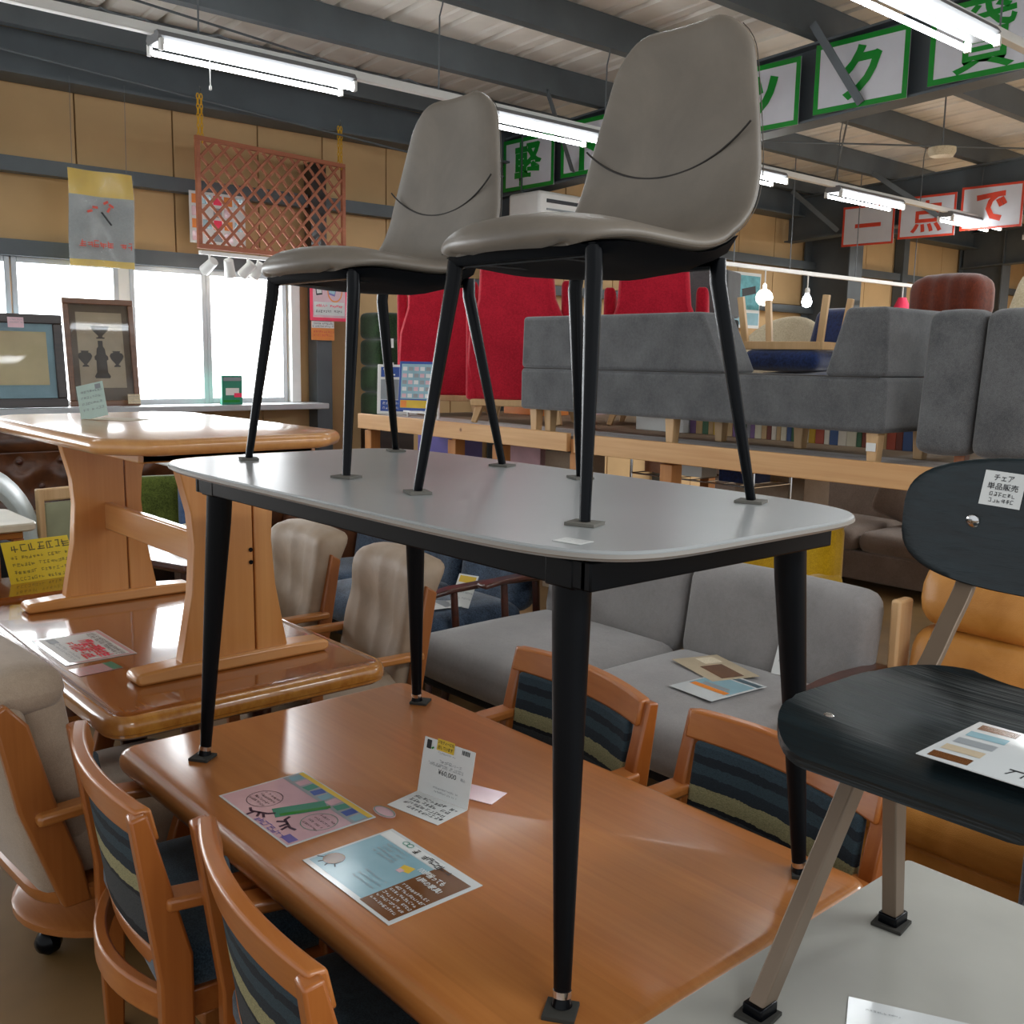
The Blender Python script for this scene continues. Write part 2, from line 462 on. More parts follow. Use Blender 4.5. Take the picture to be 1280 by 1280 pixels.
def text(body, mat, parent, c, w=None, h=None, name='lettering', depth=0.0, bold=0.0, rz=0.0, vertical=False, shear=0.0):
    """flat lettering in the parent's local xy plane, fitted to w by h around c"""
    cu = bpy.data.curves.new('lettering', 'FONT')
    cu.body = body; cu.align_x = 'CENTER'; cu.align_y = 'CENTER'; cu.size = 1.0
    cu.offset = bold; cu.resolution_u = 2; cu.extrude = 0.0; cu.shear = shear
    if vertical: cu.space_line = 0.9
    t = bpy.data.objects.new('lettering', cu); COL.objects.link(t)
    dg = bpy.context.evaluated_depsgraph_get(); dg.update()
    me = bpy.data.meshes.new_from_object(t.evaluated_get(dg))
    COL.objects.unlink(t); bpy.data.objects.remove(t)
    if not me or not len(me.vertices): return None
    xs = [v.co.x for v in me.vertices]; ys = [v.co.y for v in me.vertices]
    mx, my = (min(xs)+max(xs))/2, (min(ys)+max(ys))/2
    sx = sy = None
    if w: sx = w/max(1e-6, max(xs)-min(xs))
    if h: sy = h/max(1e-6, max(ys)-min(ys))
    sx = sx or sy; sy = sy or sx
    for v in me.vertices: v.co = ((v.co.x-mx)*sx, (v.co.y-my)*sy, 0.0)
    me.materials.clear(); me.materials.append(mat)
    o = bpy.data.objects.new(name, me); COL.objects.link(o)
    o.parent = parent; o.location = c; o.rotation_euler = (0, 0, rad(rz))
    return o

def sheet(root, w, h, mat, t=0.0012, name='sheet', curl=0.0, r=0.0):
    m = MB(); n = 6
    rows = []
    for z in (0, t):
        rows.append([(x*w/2, y*h/2, z) for x, y in ((-1, -1), (1, -1), (1, 1), (-1, 1))])
    m.ring([[Vector(p) for p in q] for q in rows])
    return m.build(name, mat, root)
def block(root, x, y, w, h, mat, z=0.0016, name='printed_panel', rz=0):
    o = MB().add([(-w/2, -h/2, 0), (w/2, -h/2, 0), (w/2, h/2, 0), (-w/2, h/2, 0)], [(0, 1, 2, 3)]).build(name, mat, root, loc=(x, y, z))
    o.rotation_euler = (0, 0, rad(rz)); return o
def scribble(root, x0, x1, ys, mat, h=0.004, z=0.0022, name='small_print', gap=0.35):
    """rows of unreadably small print, as short strokes"""
    m = MB()
    for y in ys:
        x = x0
        while x < x1:
            w = h*random.uniform(.62, .95); st = h*.13
            if random.random() > .07:
                dy = random.uniform(-.06, .06)*h
                for q in random.sample((-.42, -.16, .1, .36), random.choice((1, 2, 2, 3))):
                    a0 = random.uniform(0, .3)*w
                    m.add([(x+a0, y+q*h+dy, 0), (x+w, y+q*h+dy, 0), (x+w, y+q*h+dy+st, 0), (x+a0, y+q*h+dy+st, 0)], [(0, 1, 2, 3)])
                for q in random.sample((.08, .42, .76), random.choice((1, 1, 2))):
                    b0 = random.uniform(-.5, -.2)*h; b1 = random.uniform(.2, .5)*h; k = random.uniform(-.15, .15)*w
                    m.add([(x+q*w+k, y+b0+dy, .0001), (x+q*w+k+st, y+b0+dy, .0001), (x+q*w+st, y+b1+dy, .0001), (x+q*w, y+b1+dy, .0001)], [(0, 1, 2, 3)])
            x += w+h*gap*.6
    return m.build(name, mat, root, loc=(0, 0, z), smooth=False)
def ringprint(root, x, y, a, b, mat, t=0.0015, z=0.0022, name='printed_ring', n=28):
    m = MB(); vs = []; fs = []
    for k in range(n):
        c, s_ = math.cos(2*PI*k/n), math.sin(2*PI*k/n)
        vs += [(a*c, b*s_, 0), ((a-t)*c, (b-t)*s_, 0)]
    for k in range(n):
        j = (k+1) % n
        fs.append((2*k, 2*j, 2*j+1, 2*k+1))
    return m.add(vs, fs).build(name, mat, root, loc=(x, y, z), smooth=False)
# ---------------------------------------------------------------- the building
YW = 8.4
structure(bx('floor', (9, 3, -0.05), (26, 12, 0.1), M['floor'], None, 0))

def roofz(y): return 4.56-0.05*y
SL = -math.atan(0.05)
m = MB()
m.add([(-4, -3, roofz(-3)+.06), (22, -3, roofz(-3)+.06), (22, 8.7, roofz(8.7)+.06), (-4, 8.7, roofz(8.7)+.06),
       (-4, -3, roofz(-3)+.10), (22, -3, roofz(-3)+.10), (22, 8.7, roofz(8.7)+.10), (-4, 8.7, roofz(8.7)+.10)],
      [(0, 1, 2, 3), (7, 6, 5, 4), (0, 4, 5, 1), (1, 5, 6, 2), (2, 6, 7, 3), (3, 7, 4, 0)])
ceiling = structure(m.build('ceiling', M['roof'], None))
# folded roof sheets, one object each, running up the slope
prof = [(0, .0), (.022, .045), (.05, .045), (.075, .0), (.30, .0), (.325, .012), (.345, .0), (.44, .0)]
sh = MB()
n = len(prof)
vs = [(x, y, roofz(y)+z) for y in (-2.9, 8.45) for x, z in prof]
vs += [(x, y, roofz(y)+z+.004) for y in (-2.9, 8.45) for x, z in prof]
fs = [(i, i+1, n+i+1, n+i) for i in range(n-1)] + [(2*n+i, 3*n+i, 3*n+i+1, 2*n+i+1) for i in range(n-1)]
sh.add(vs, fs)
first = sh.build('roof_sheet', M['roof'], ceiling, loc=(-2.0, 0, 0), sharp=20)
for k in range(1, 50):
    c = first.copy(); COL.objects.link(c); c.parent = ceiling; c.location = (-2.0+0.44*k, 0, 0)
# steel channel purlins
def channel(name, x0, x1, y, z0, h, w, mat, parent):
    t = .012
    poly = [(0, 0), (w, 0), (w, .03), (w-t, .03), (w-t, t), (t, t), (t, h-t), (w-t, h-t), (w-t, h-.03), (w, h-.03), (w, h), (0, h)]
    return MB().ring([[Vector((x, y+a, z0+b)) for a, b in poly] for x in (x0, x1)]).build(name, mat, parent, smooth=False)
PUR = [-1.13, .0, 1.14, 2.28, 3.41, 4.55, 5.69, 6.83, 7.93]
for y in PUR:
    channel('purlin', -3.5, 21.5, y, 4.32-.05*y, .235, .09, M['steel'], ceiling)
# rafter girders, each an I section that climbs with the roof
def girder(x, y0, y1):
    def zt(y): return 4.31-.05*y
    def zb(y): return 3.735-.05*y
    w, t = .10, .018
    def sec(y):
        a, b = zb(y), zt(y)
        return [Vector((x+i, y, j)) for i, j in ((-w, a), (w, a), (w, a+t), (.006, a+t), (.006, b-t), (w, b-t), (w, b), (-w, b), (-w, b-t), (-.006, b-t), (-.006, a+t), (-w, a+t))]
    return MB().ring([sec(y0), sec(y1)]).build('girder', M['steel'], ceiling, smooth=False)
for x in (1.75, 7.1, 12.3, 17.5): girder(x, -2.5 if x > 2 else 8.2, 8.35)
# knee braces and roof rods
for p0, p1 in (((6.78, 4.50, 4.14), (6.97, 4.18, 3.56)), ((6.30, 6.83, 4.01), (6.95, 7.15, 3.44)), ((11.75, 6.83, 4.0), (12.18, 6.15, 3.46)), ((11.7, 7.93, 3.9), (12.15, 7.5, 3.4))):
    MB().beam(p0, p1, .06, .012, up=(1, 0, 0)).build('knee_brace', M['steel'], ceiling, smooth=False)
for p0, p1 in (((0.6, 6.95, 4.1), (6.9, 7.6, 3.9)), ((7.3, 4.4, 4.0), (12.1, 7.6, 3.82)), ((7.3, 7.6, 3.88), (12.1, 4.4, 3.98)), ((0.4, 7.85, 3.83), (6.9, 8.1, 3.5))):
    MB().cyl(p0, p1, .009, n=8).build('brace_rod', M['steel'], ceiling)

# window wall
wall = structure(MB().box((9, YW+.12, 2.1), (26, .10, 4.2)).build('wall_left', M['panel'], None, smooth=False))
# (the wall has its window opening filled by window_1 to window_4, which stand in front of it)
def tan_panel(x0, x1, z0, z1):
    return bx('wall_panel', ((x0+x1)/2, YW+.05, (z0+z1)/2), (x1-x0-.012, .035, z1-z0), M['panel'], wall, .003)
edges = [-3.0, -2.1, -1.2, -.2, .8, 1.8, 2.81, 3.59, 4.355, 5.0, 5.7, 6.5, 7.3, 8.1, 8.9, 9.7, 10.5, 11.3, 12.1, 12.9, 13.7, 14.5, 15.3, 16.1, 16.9, 17.7, 18.5, 19.3, 20.1, 21.0]
for a, b in zip(edges[:-1], edges[1:]):
    tan_panel(a, b, 2.50, 4.09)
    if a > 4.8: tan_panel(a, b, 0.0, 2.49)
    else: tan_panel(a, min(b, 5.0), 0.0, 1.22)
def girt(x0, x1, z, h=.11):
    return channel('girt', x0, x1, YW-.10, z, h, .12, M['steel'], wall)
girt(-3, 21, 2.99); girt(-3, 4.85, 2.38, .12); girt(4.85, 21, 2.38, .10)
channel('eaves_beam', -3, 21, 8.2, 3.65, .32, .14, M['steel'], wall)
bx('beam_flange', (9, 8.25, 3.65), (24, .30, .02), M['steel'], wall, 0)
def column(x, w, d, z1=3.95):
    t = .02
    poly = [(-w/2, -d), (w/2, -d), (w/2, -d+t), (t/2, -d+t), (t/2, -t), (w/2, -t), (w/2, 0), (-w/2, 0), (-w/2, -t), (-t/2, -t), (-t/2, -d+t), (-w/2, -d+t)]
    return MB().ring([[Vector((x+a, YW+b, z)) for a, b in poly] for z in (0, z1)]).build('column', M['steel'], wall, smooth=False)
column(1.75, .2, .35); column(7.1, .25, .5); column(12.95, .34, .72); column(17.6, .3, .75)
for x in (4.9, 9.8, 15.4):
    bx('stud_post', (x, YW-.06, 1.2 if x < 5 else 1.95), (.16, .16, 2.36 if x < 5 else 3.9), M['steel'], wall, .004)
bx('stud_post', (4.85, YW-.09, 2.88), (.16, .12, 1.0), M['ebony'], wall, .004)
# windows : sections of one long strip
sill = structure(bx('trim_1', (.90, YW-.17, 1.225), (7.8, .42, .05), M['alu'], None, .006))
secs = [(-2.9, 2.24), (2.29, 3.05), (3.18, 3.79), (3.83, 4.55)]
ZC = 1.815
for k, (a, b) in enumerate(secs):
    wr = structure(bx('window_%d' % (k+1), ((a+b)/2, YW+.02, ZC), (b-a, .012, 1.13), M['window'], None, 0))
    for s, c, d in (('frame_stile', (a-.0, YW-.005, ZC), (.04, .07, 1.13)), ('frame_stile', (b, YW-.005, ZC), (.04, .07, 1.13)),
                    ('frame_rail', ((a+b)/2, YW-.005, 2.358), (b-a-.04, .07, .045)), ('frame_rail', ((a+b)/2, YW-.005, 1.272), (b-a-.04, .07, .045))):
        f = bx(s, c, d, M['alu'], wr, .004)
structure(bx('trim_2', (3.115, YW-.01, ZC), (.12, .05, 1.13), M['white'], None, .004))
structure(bx('trim_3', (4.63, YW-.03, ZC), (.09, .14, 1.13), M['white'], None, .006))

# end wall, far right
wr = structure(MB().box((21.6, 3, 2.1), (.1, 11.6, 4.2)).build('wall_right', M['panel'], None, smooth=False))
for k in range(12):
    bx('wall_panel', (21.5, 8.2-.9*k-.45, 2.1), (.04, .885, 4.2), M['panel'], wr, .003)

# ---------------------------------------------------------------- fluorescent rows
def fixture(x, y, z, label):
    t = thing('fluorescent_light', label, 'ceiling light', (x, y, z), 0, 'twin tube fluorescent lights')
    L = 1.25
    poly = [(-.045, .0), (.045, .0), (.06, .03), (.045, .06), (-.045, .06), (-.06, .03)]
    MB().ring([[Vector((xx, a*1.5, b+.028)) for a, b in poly] for xx in (0, L)]).build('housing', M['housing'], t, smooth=False)
    for s in (-1, 1):
        tu = MB().cyl((.03, s*.080, 0), (L-.03, s*.080, 0), .0150, n=12).build('tube', M['tube'], t)
        for xx in (.015, L-.015):
            bx('tube_holder', (xx, s*.080, .012), (.022, .036, .062), M['white'], t, .004)
    return t
def wire_drop(x, y, z0, z1):
    MB().tube([(x, y, z0), (x-.006, y, z0-.05), (x-.03, y, z0-.12), (x-.035, y, z1)], .0055, 6).build('drop_wire', M['wire'], ceiling)
    bx('clamp', (x, y, z0), (.05, .05, .03), M['steel'], ceiling, .004)
XS = [2.33, 4.50, 6.96, 9.10, 11.42]
names = ['long twin tube light above the trellis, nearest the window wall', 'twin tube light passing behind the two grey chairs, in front of the first green sign',
         'short stretch of lit twin tube light just right of the nearer chair backrest', 'lit twin tube light hanging left of the red lettered signs',
         'lit twin tube light hanging in front of the last red lettered sign']
for x, l in zip(XS, names): fixture(x, 5.70, 3.315, l)
fixture(4.44, 2.70, 3.385, 'bright twin tube light at the top right, in front of the last green sign')
for x, y, l in ((2.17, 2.70, 'twin tube light of the near row, just above the picture over the dining tables'), (6.72, 2.70, 'twin tube light of the near row, beyond the top right corner of the picture'),
                (9.0, 2.70, 'twin tube light of the near row, far right outside the picture'), (.06, 5.70, 'twin tube light of the trellis row, left outside the picture'),
                (13.7, 5.70, 'twin tube light of the trellis row, farthest right near the end wall'), (11.3, 2.70, 'twin tube light of the near row, farthest right outside the picture')):
    fixture(x, y, 3.315 if y > 3 else 3.385, l)
for y in (5.70, 2.70, -.4):
    rw = tag(MB().box((6.4, y, 3.415 if y > 3 else 3.485), (13.4, .055, .05)).build('light_track', M['white'], None, .004), {5.70: 'long pale wiring channel carrying the row of lights past the trellis', 2.70: 'pale wiring channel of the nearer light row at the top right corner', -.4: 'pale wiring channel of the light row behind the viewer'}[y], 'light track')
    for x in ((4.31, 5.91, 9.2, 10.87, 12.29, 2.63, .6) if y > 3 else (4.0, 5.9, 2.2, 8.4)):
        yy = min(PUR, key=lambda q: abs(q-y))
        MB().tube([(x, y, .02+4.32-.05*yy), (x-.006, y, 3.99), (x-.03, y, 3.91), (x-.035, y, 3.43)], .0055, 6).build('drop_wire', M['wire'], ceiling)
cbl = MB().tube([(2.0+.06*k, 5.712, 3.450+.012*math.sin(k*1.7)+.01*math.sin(k*.6)) for k in range(40)], .006, 6)
tag(cbl.build('power_cable', M['wire'], None), 'thin cable lying along the wiring channel above the trellis', 'cable')
pc = thing('pull_cord', 'white pull cord with a bead hanging from the nearest window-side light', 'cord', (2.63, 5.64, 3.27))
MB().cyl((0, 0, .03), (0, 0, -.10), .003, n=6).build('cord', M['white'], pc)
MB().lathe([(.001, -.13), (.008, -.125), (.008, -.105), (.001, -.10)], n=10).build('bead', M['white'], pc)
sd = thing('smoke_detector', 'cream round smoke detector under the roof, right of the green signs', 'smoke detector', (9.85, 5.0, 3.95))
MB().lathe([(.02, -.26), (.11, -.26), (.13, -.22), (.13, -.18), (.03, -.17)], n=24).build('body', M['cream_fabric'], sd)
MB().cyl((0, 0, -.17), (0, 0, .32), .008, n=8).build('stem', M['wire'], sd)
# added fill lamps, standing in for unseen rows and brightening the far right
for k, (x, y) in enumerate([(2.5, -1.6), (9.5, -.4), (15.0, 3.0)]):
    a = bpy.data.lights.new('fill_light', 'AREA'); a.shape = 'RECTANGLE'; a.size = 5.0; a.size_y = .5; a.energy = (75, 190, 330)[k]; a.color = (.95, .98, 1)
    o = bpy.data.objects.new('fill_light', a); COL.objects.link(o); o.location = (x, y, 3.6)

# ---------------------------------------------------------------- hanging signs on the girders
def girder_sign(ch, y, x, z, border, ink, label, group, w=.75, h=.50, fw=.5, fh=.42, b=.038):
    t = thing('hanging_sign', label, 'sign', (x, y, z), 0, group, rot=(rad(90), 0, rad(-90)))
    MB().box((0, 0, 0), (w, h, .006)).build('board', M['signwhite'], t)
    m = MB()
    for c, d in (((0, h/2-b/2, .0045), (w, b, .003)), ((0, -h/2+b/2, .0045), (w, b, .003)), ((-w/2+b/2, 0, .0045), (b, h-2*b, .003)), ((w/2-b/2, 0, .0045), (b, h-2*b, .003))):
        m.box(c, d)
    m.build('border', border, t)
    text(ch, ink, t, (0, 0, .0065), fw, fh, bold={'貸': .012, '点': .02}.get(ch, .035))
    return t
gg = 'green bordered sign sheets along the near girder'
for ch, y, lab, fw, fh in (('軽', 7.82, 'green lettered sign sheet 軽, farthest left beside the smaller chair backrest', .40, .42), ('ト', 6.97, 'green lettered sign sheet ト, half behind the light tube', .26, .42), ('ラ', 6.10, 'green lettered sign sheet ラ, behind the nearer chair backrest', .40, .40), ('ッ', 5.09, 'green lettered sign sheet ッ, cut by the right edge of the nearer chair backrest', .36, .34), ('ク', 4.21, 'green lettered sign sheet ク, whole, crossed by a steel brace', .34, .38), ('貸', 3.31, 'green lettered sign sheet 貸, partly behind the top right light', .42, .43)):
    girder_sign(ch, y, 6.985, 3.79-.05*(y-4.21), M['green'], M['green'], lab, gg, fw=fw, fh=fh)
for ch, y, lab, fw, fh in (('一', 7.09, 'red lettered sign sheet with a single stroke, left of its row', .36, .05), ('点', 6.31, 'red lettered sign sheet 点, middle of its row', .40, .38), ('で', 5.53, 'red lettered sign sheet で, right of its row', .36, .34)):
    girder_sign(ch, y, 12.18, 3.48-.05*(y-6.3), M['red'], M['red'], lab, 'red bordered sign sheets along the far girder', w=.72, h=.50, fw=fw, fh=fh, b=.026)
# ---------------------------------------------------------------- upper grey table
def catmull(pts, n):
    out = []
    P = [Vector(p) for p in pts]
    for i in range(len(P)-1):
        p0 = P[max(0, i-1)]; p1 = P[i]; p2 = P[i+1]; p3 = P[min(len(P)-1, i+2)]
        for k in range(n):
            t = k/n
            out.append(0.5*((2*p1)+(-p0+p2)*t+(2*p0-5*p1+4*p2-p3)*t*t+(-p0+3*p1-3*p2+p3)*t**3))
    out.append(P[-1]); return out
ZW = 0.70
t = thing('dining_table', 'grey topped dining table on black tapered legs, standing on the orange wooden table', 'table', (1.316, 1.636, ZW))
TOPH = 0.718
def shifted(f, dx, dy): return lambda d=0.0: [(x+dx, y+dy) for x, y in f(d)]
m = MB().slab(shifted(superell(.385, .785, 6.0), .006, .05), [(.035, TOPH-.022), (.006, TOPH-.016), (0, TOPH-.010), (0, TOPH-.003), (.003, TOPH)])
m.build('tabletop', M['grey_top'], t, sharp=25)
MB().slab(shifted(superell(.3865, .7865, 6.0), .006, .05), [(.012, TOPH-.0175), (.0, TOPH-.0105), (0, TOPH-.0045), (.012, TOPH-.0043)]).build('edge_band', M['grey_edge'], t, sharp=25)
for c, d in (((-.300, 0, TOPH-.043), (.022, 1.30, .044)), ((.300, 0, TOPH-.043), (.022, 1.30, .044)), ((0, -.648, TOPH-.043), (.622, .022, .044)), ((0, .648, TOPH-.043), (.622, .022, .044))):
    bx('apron', c, d, M['matt_black'], t, .003)
for sx in (-1, 1):
    for sy in (-1, 1):
        l = MB().tube([(sx*.281, sy*.592, TOPH-.06), (sx*.284, sy*.595, TOPH-.13), (sx*.317, sy*.630, .028)], [.030, .029, .0135], 20).build('leg', M['matt_black'], t)
        MB().box((sx*.281, sy*.594, TOPH-.045), (.062, .062, .046)).build('leg_block', M['matt_black'], l, .004)
        MB().cyl((sx*.3185, sy*.6313, .020), (sx*.3170, sy*.630, .030), .0145, n=18).build('ferrule', M['chrome'], l)
        MB().cyl((sx*.3195, sy*.632, .007), (sx*.3185, sy*.6313, .020), .0165, .0125, n=18).build('foot_cap', M['black_metal'], l)
        bx('felt_pad', (sx*.3195+.008*sx, sy*.632-.006, .0035), (.05, .05, .007), M['felt'], l, .001, rot=(0, 0, rad(35)))
st = thing('price_sticker', 'small white square sticker on the near corner of the grey tabletop', 'sticker', (1.02, 1.03, ZW+TOPH+.0006), -80)
sheet(st, .05, .035, M['paper'], .0006)
scribble(st, -.02, .02, (.008, -.003), M['greyprint'], .004, z=.001)

# ---------------------------------------------------------------- two taupe shell chairs on top of it
def shell_chair(label, loc, rz, group):
    t = thing('dining_chair', label, 'chair', loc, rz, group)
    prof = catmull([(-.225, .442), (-.222, .462), (-.196, .479), (-.13, .484), (-.04, .476), (.05, .466), (.125, .466), (.172, .484), (.200, .525), (.217, .60), (.234, .71), (.250, .82), (.258, .905)], 6)
    S_ = [0.0]
    for a, b in zip(prof[:-1], prof[1:]): S_.append(S_[-1]+(b-a).length)
    L = S_[-1]
    def at(s):
        s = max(0, min(L, s))
        for i in range(len(prof)-1):
            if s <= S_[i+1] or i == len(prof)-2:
                f = (s-S_[i])/(S_[i+1]-S_[i]); p = prof[i].lerp(prof[i+1], f)
                d = (prof[min(len(prof)-1, i+2)]-prof[max(0, i-1)]).normalized()
                return p, d
    KS = catmull([(0, .200), (.13, .229), (.30, .240), (.45, .240), (.57, .234), (.70, .216), (.86, .184), (1, .152)], 6)
    def wid(s):
        f = s/L
        w = KS[-1][1]
        for p, q in zip(KS[:-1], KS[1:]):
            if f <= q[0]:
                w = p[1]+(q[1]-p[1])*(f-p[0])/(q[0]-p[0]); break
        for dist, R in ((s, .11), (L-s, .085)):
            if dist < R: w = w-R+math.sqrt(max(0, R*R-(R-dist)**2))
        return max(w, .004)
    def thick(s):
        e = .024
        for dist in (s, L-s):
            if dist < .022: e *= math.sqrt(max(.02, 1-(1-dist/.022)**2))
        return e
    def curl(s, v):
        f = s/L
        k = -.024*max(0, 1-f/.42)**.5+.038*math.exp(-((f-.50)/.11)**2)+.014*max(0, min(1, (f-.55)/.15))
        return k*abs(v)**2.2
    def point(s, v, off=0.0):
        p, d = at(s); nrm = Vector((-d.y, d.x)) if False else Vector((-d[1], d[0]))
        q = p+nrm*(curl(s, v)+off)
        return Vector((wid(s)*v, q[0], q[1]))
    rings = []
    N = 60; K = 40
    ss = [0, .003, .008, .015] + [.022+(L-.044)*i/N for i in range(N+1)] + [L-.015, L-.008, L-.003, L]
    for s in ss:
        r = []
        for k in range(K):
            a = 2*PI*k/K; c, sn = math.cos(a), math.sin(a)
            v = math.copysign(abs(c)**.55, c); h = math.copysign(abs(sn)**.9, sn)
            edge = max(0, abs(v)-.9)/.1
            r.append(point(s, v, thick(s)*h))
        rings.append(r)
    so = MB().ring(rings).build('seat_shell', M['leather_grey'], t, sharp=60)
    so.data.materials.append(M['dark_pan'])
    for p in so.data.polygons:
        a_ = 2*PI*((p.index % K)+.5)/K
        if math.sin(a_) < -.55 and 5 < p.index//K < len(ss)*.47: p.material_index = 1
    # stitched seams
    def sline(f): return [point(sv, v, thick(sv)*.96+.0004) for sv, v in f]
    zs = lambda v: L*(.655+.085*abs(v)**2.0)
    MB().tube(sline([(zs(v), v*.985) for v in [-1+2*i/40 for i in range(41)]]), .0021, 6).build('seam', M['seam'], t)
    for sg in (-1, 1):
        MB().tube([point(s, sg*.999, -.007)+Vector((sg*.0012, 0, 0)) for s in [L*(.07+.90*i/50) for i in range(51)]], .0009, 5).build('edge_piping', M['piping'], t)
    MB().tube([point(L*.05, v, -.006)+Vector((0, -.004, 0)) for v in [-.8+1.6*i/20 for i in range(21)]], .0010, 5).build('edge_piping', M['piping'], t)
    # dark pan and frame under the seat
    MB().ring([[point(L*(.045+.41*i/10), v, -.016-z) * 1 for v, z in ((-.965, 0), (-.85, .022), (-.5, .032), (0, .036), (.5, .032), (.85, .022), (.965, 0), (.5, -.006), (0, -.008), (-.5, -.006))] for i in range(11)]).build('seat_pan', M['dark_pan'], t)
    fr = MB()
    for y in (-.165, .15): fr.cyl((-.17, y, .436), (.17, y, .436), .010, n=10)
    for x in (-.1, .1): fr.cyl((x, -.165, .436), (x, .15, .436), .010, n=10)
    fr.build('seat_frame', M['black_metal'], t)
    for sx in (-1, 1):
        for sy in (-1, 1):
            y0, y1 = (-.170, -.222) if sy < 0 else (.150, .222)
            l = MB().tube([(sx*.180, y0, .445), (sx*.184, y0-.002, .405), (sx*.228, y1, .005)], [.0150, .0150, .0092], 16).build('leg', M['black_metal'], t)
            bx('card_pad', (sx*.228, y1, .0025), (.052, .044, .005), M['cardboard'], l, .0, rot=(0, 0, rad(20*sx)))
    return t
gs = 'taupe shell chairs on the grey table'
ZT = ZW+TOPH+.0005
c1 = shell_chair('taupe leather shell chair on the grey tabletop, nearer one with the taller backrest in view', (1.363, 1.354, ZT), -90, gs)
c2 = dup(c1, (1.384, 2.102, ZT), -90, 'taupe leather shell chair on the grey tabletop, farther one on the window side')

# ---------------------------------------------------------------- orange wooden table below
t = thing('dining_table', 'orange wooden dining table with rounded edge, covered with leaflets, carrying the grey table', 'table', (1.29, 1.685, 0))
hx, hy = .442, .785
def bull(R0, a, b):
    prof = []
    for k in range(9):
        th = -PI/2+PI*k/8
        prof.append((.026-.026*math.cos(th), .67+.030*math.sin(th)*1.0))
    return prof
o = MB().slab(rrect(hx, hy, .05), bull(.03, hx, hy)).build('tabletop', M['oak_table'], t, sharp=50)
MB().slab(rrect(hx+.002, hy+.002, .051), [(.02, .642), (.006, .648), (0, .660), (0, .678), (.006, .690), (.016, .697)]).build('bullnose_edge', M['oak_edge'], t, sharp=60)
for sy in (-1, 1):
    MB().prism([(-.30, .0), (-.34, .02), (-.34, .06), (-.20, .08), (-.15, .30), (-.20, .60), (-.30, .64), (.30, .64), (.20, .60), (.15, .30), (.20, .08), (.34, .06), (.34, .02), (.30, 0)], -.03, .03, lambda x, y, z: (x, sy*.56+z, y)).build('pedestal', M['oak_z'], t, .006)
bx('stretcher', (0, 0, .30), (.05, 1.06, .10), M['oak_edge'], t, .006)
bx('apron', (0, 0, .615), (.60, 1.2, .05), M['oak_edge'], t, .004)

# ---------------------------------------------------------------- grey stone table, bottom right
t = thing('dining_table', 'pale grey stone-look tabletop at the bottom right, carrying the black chair', 'table', (1.372, .280, 0))
MB().slab(rrect(.442, .60, .012), [(.006, .695), (0, .700), (0, .721), (.003, .725)]).build('tabletop', M['stone'], t, sharp=30)
for sx in (-1, 1):
    for sy in (-1, 1):
        bx('leg', (sx*.39, sy*.54, .3475), (.05, .05, .695), M['matt_black'], t, .004)
bx('apron', (0, 0, .67), (.72, 1.02, .05), M['matt_black'], t, .004)

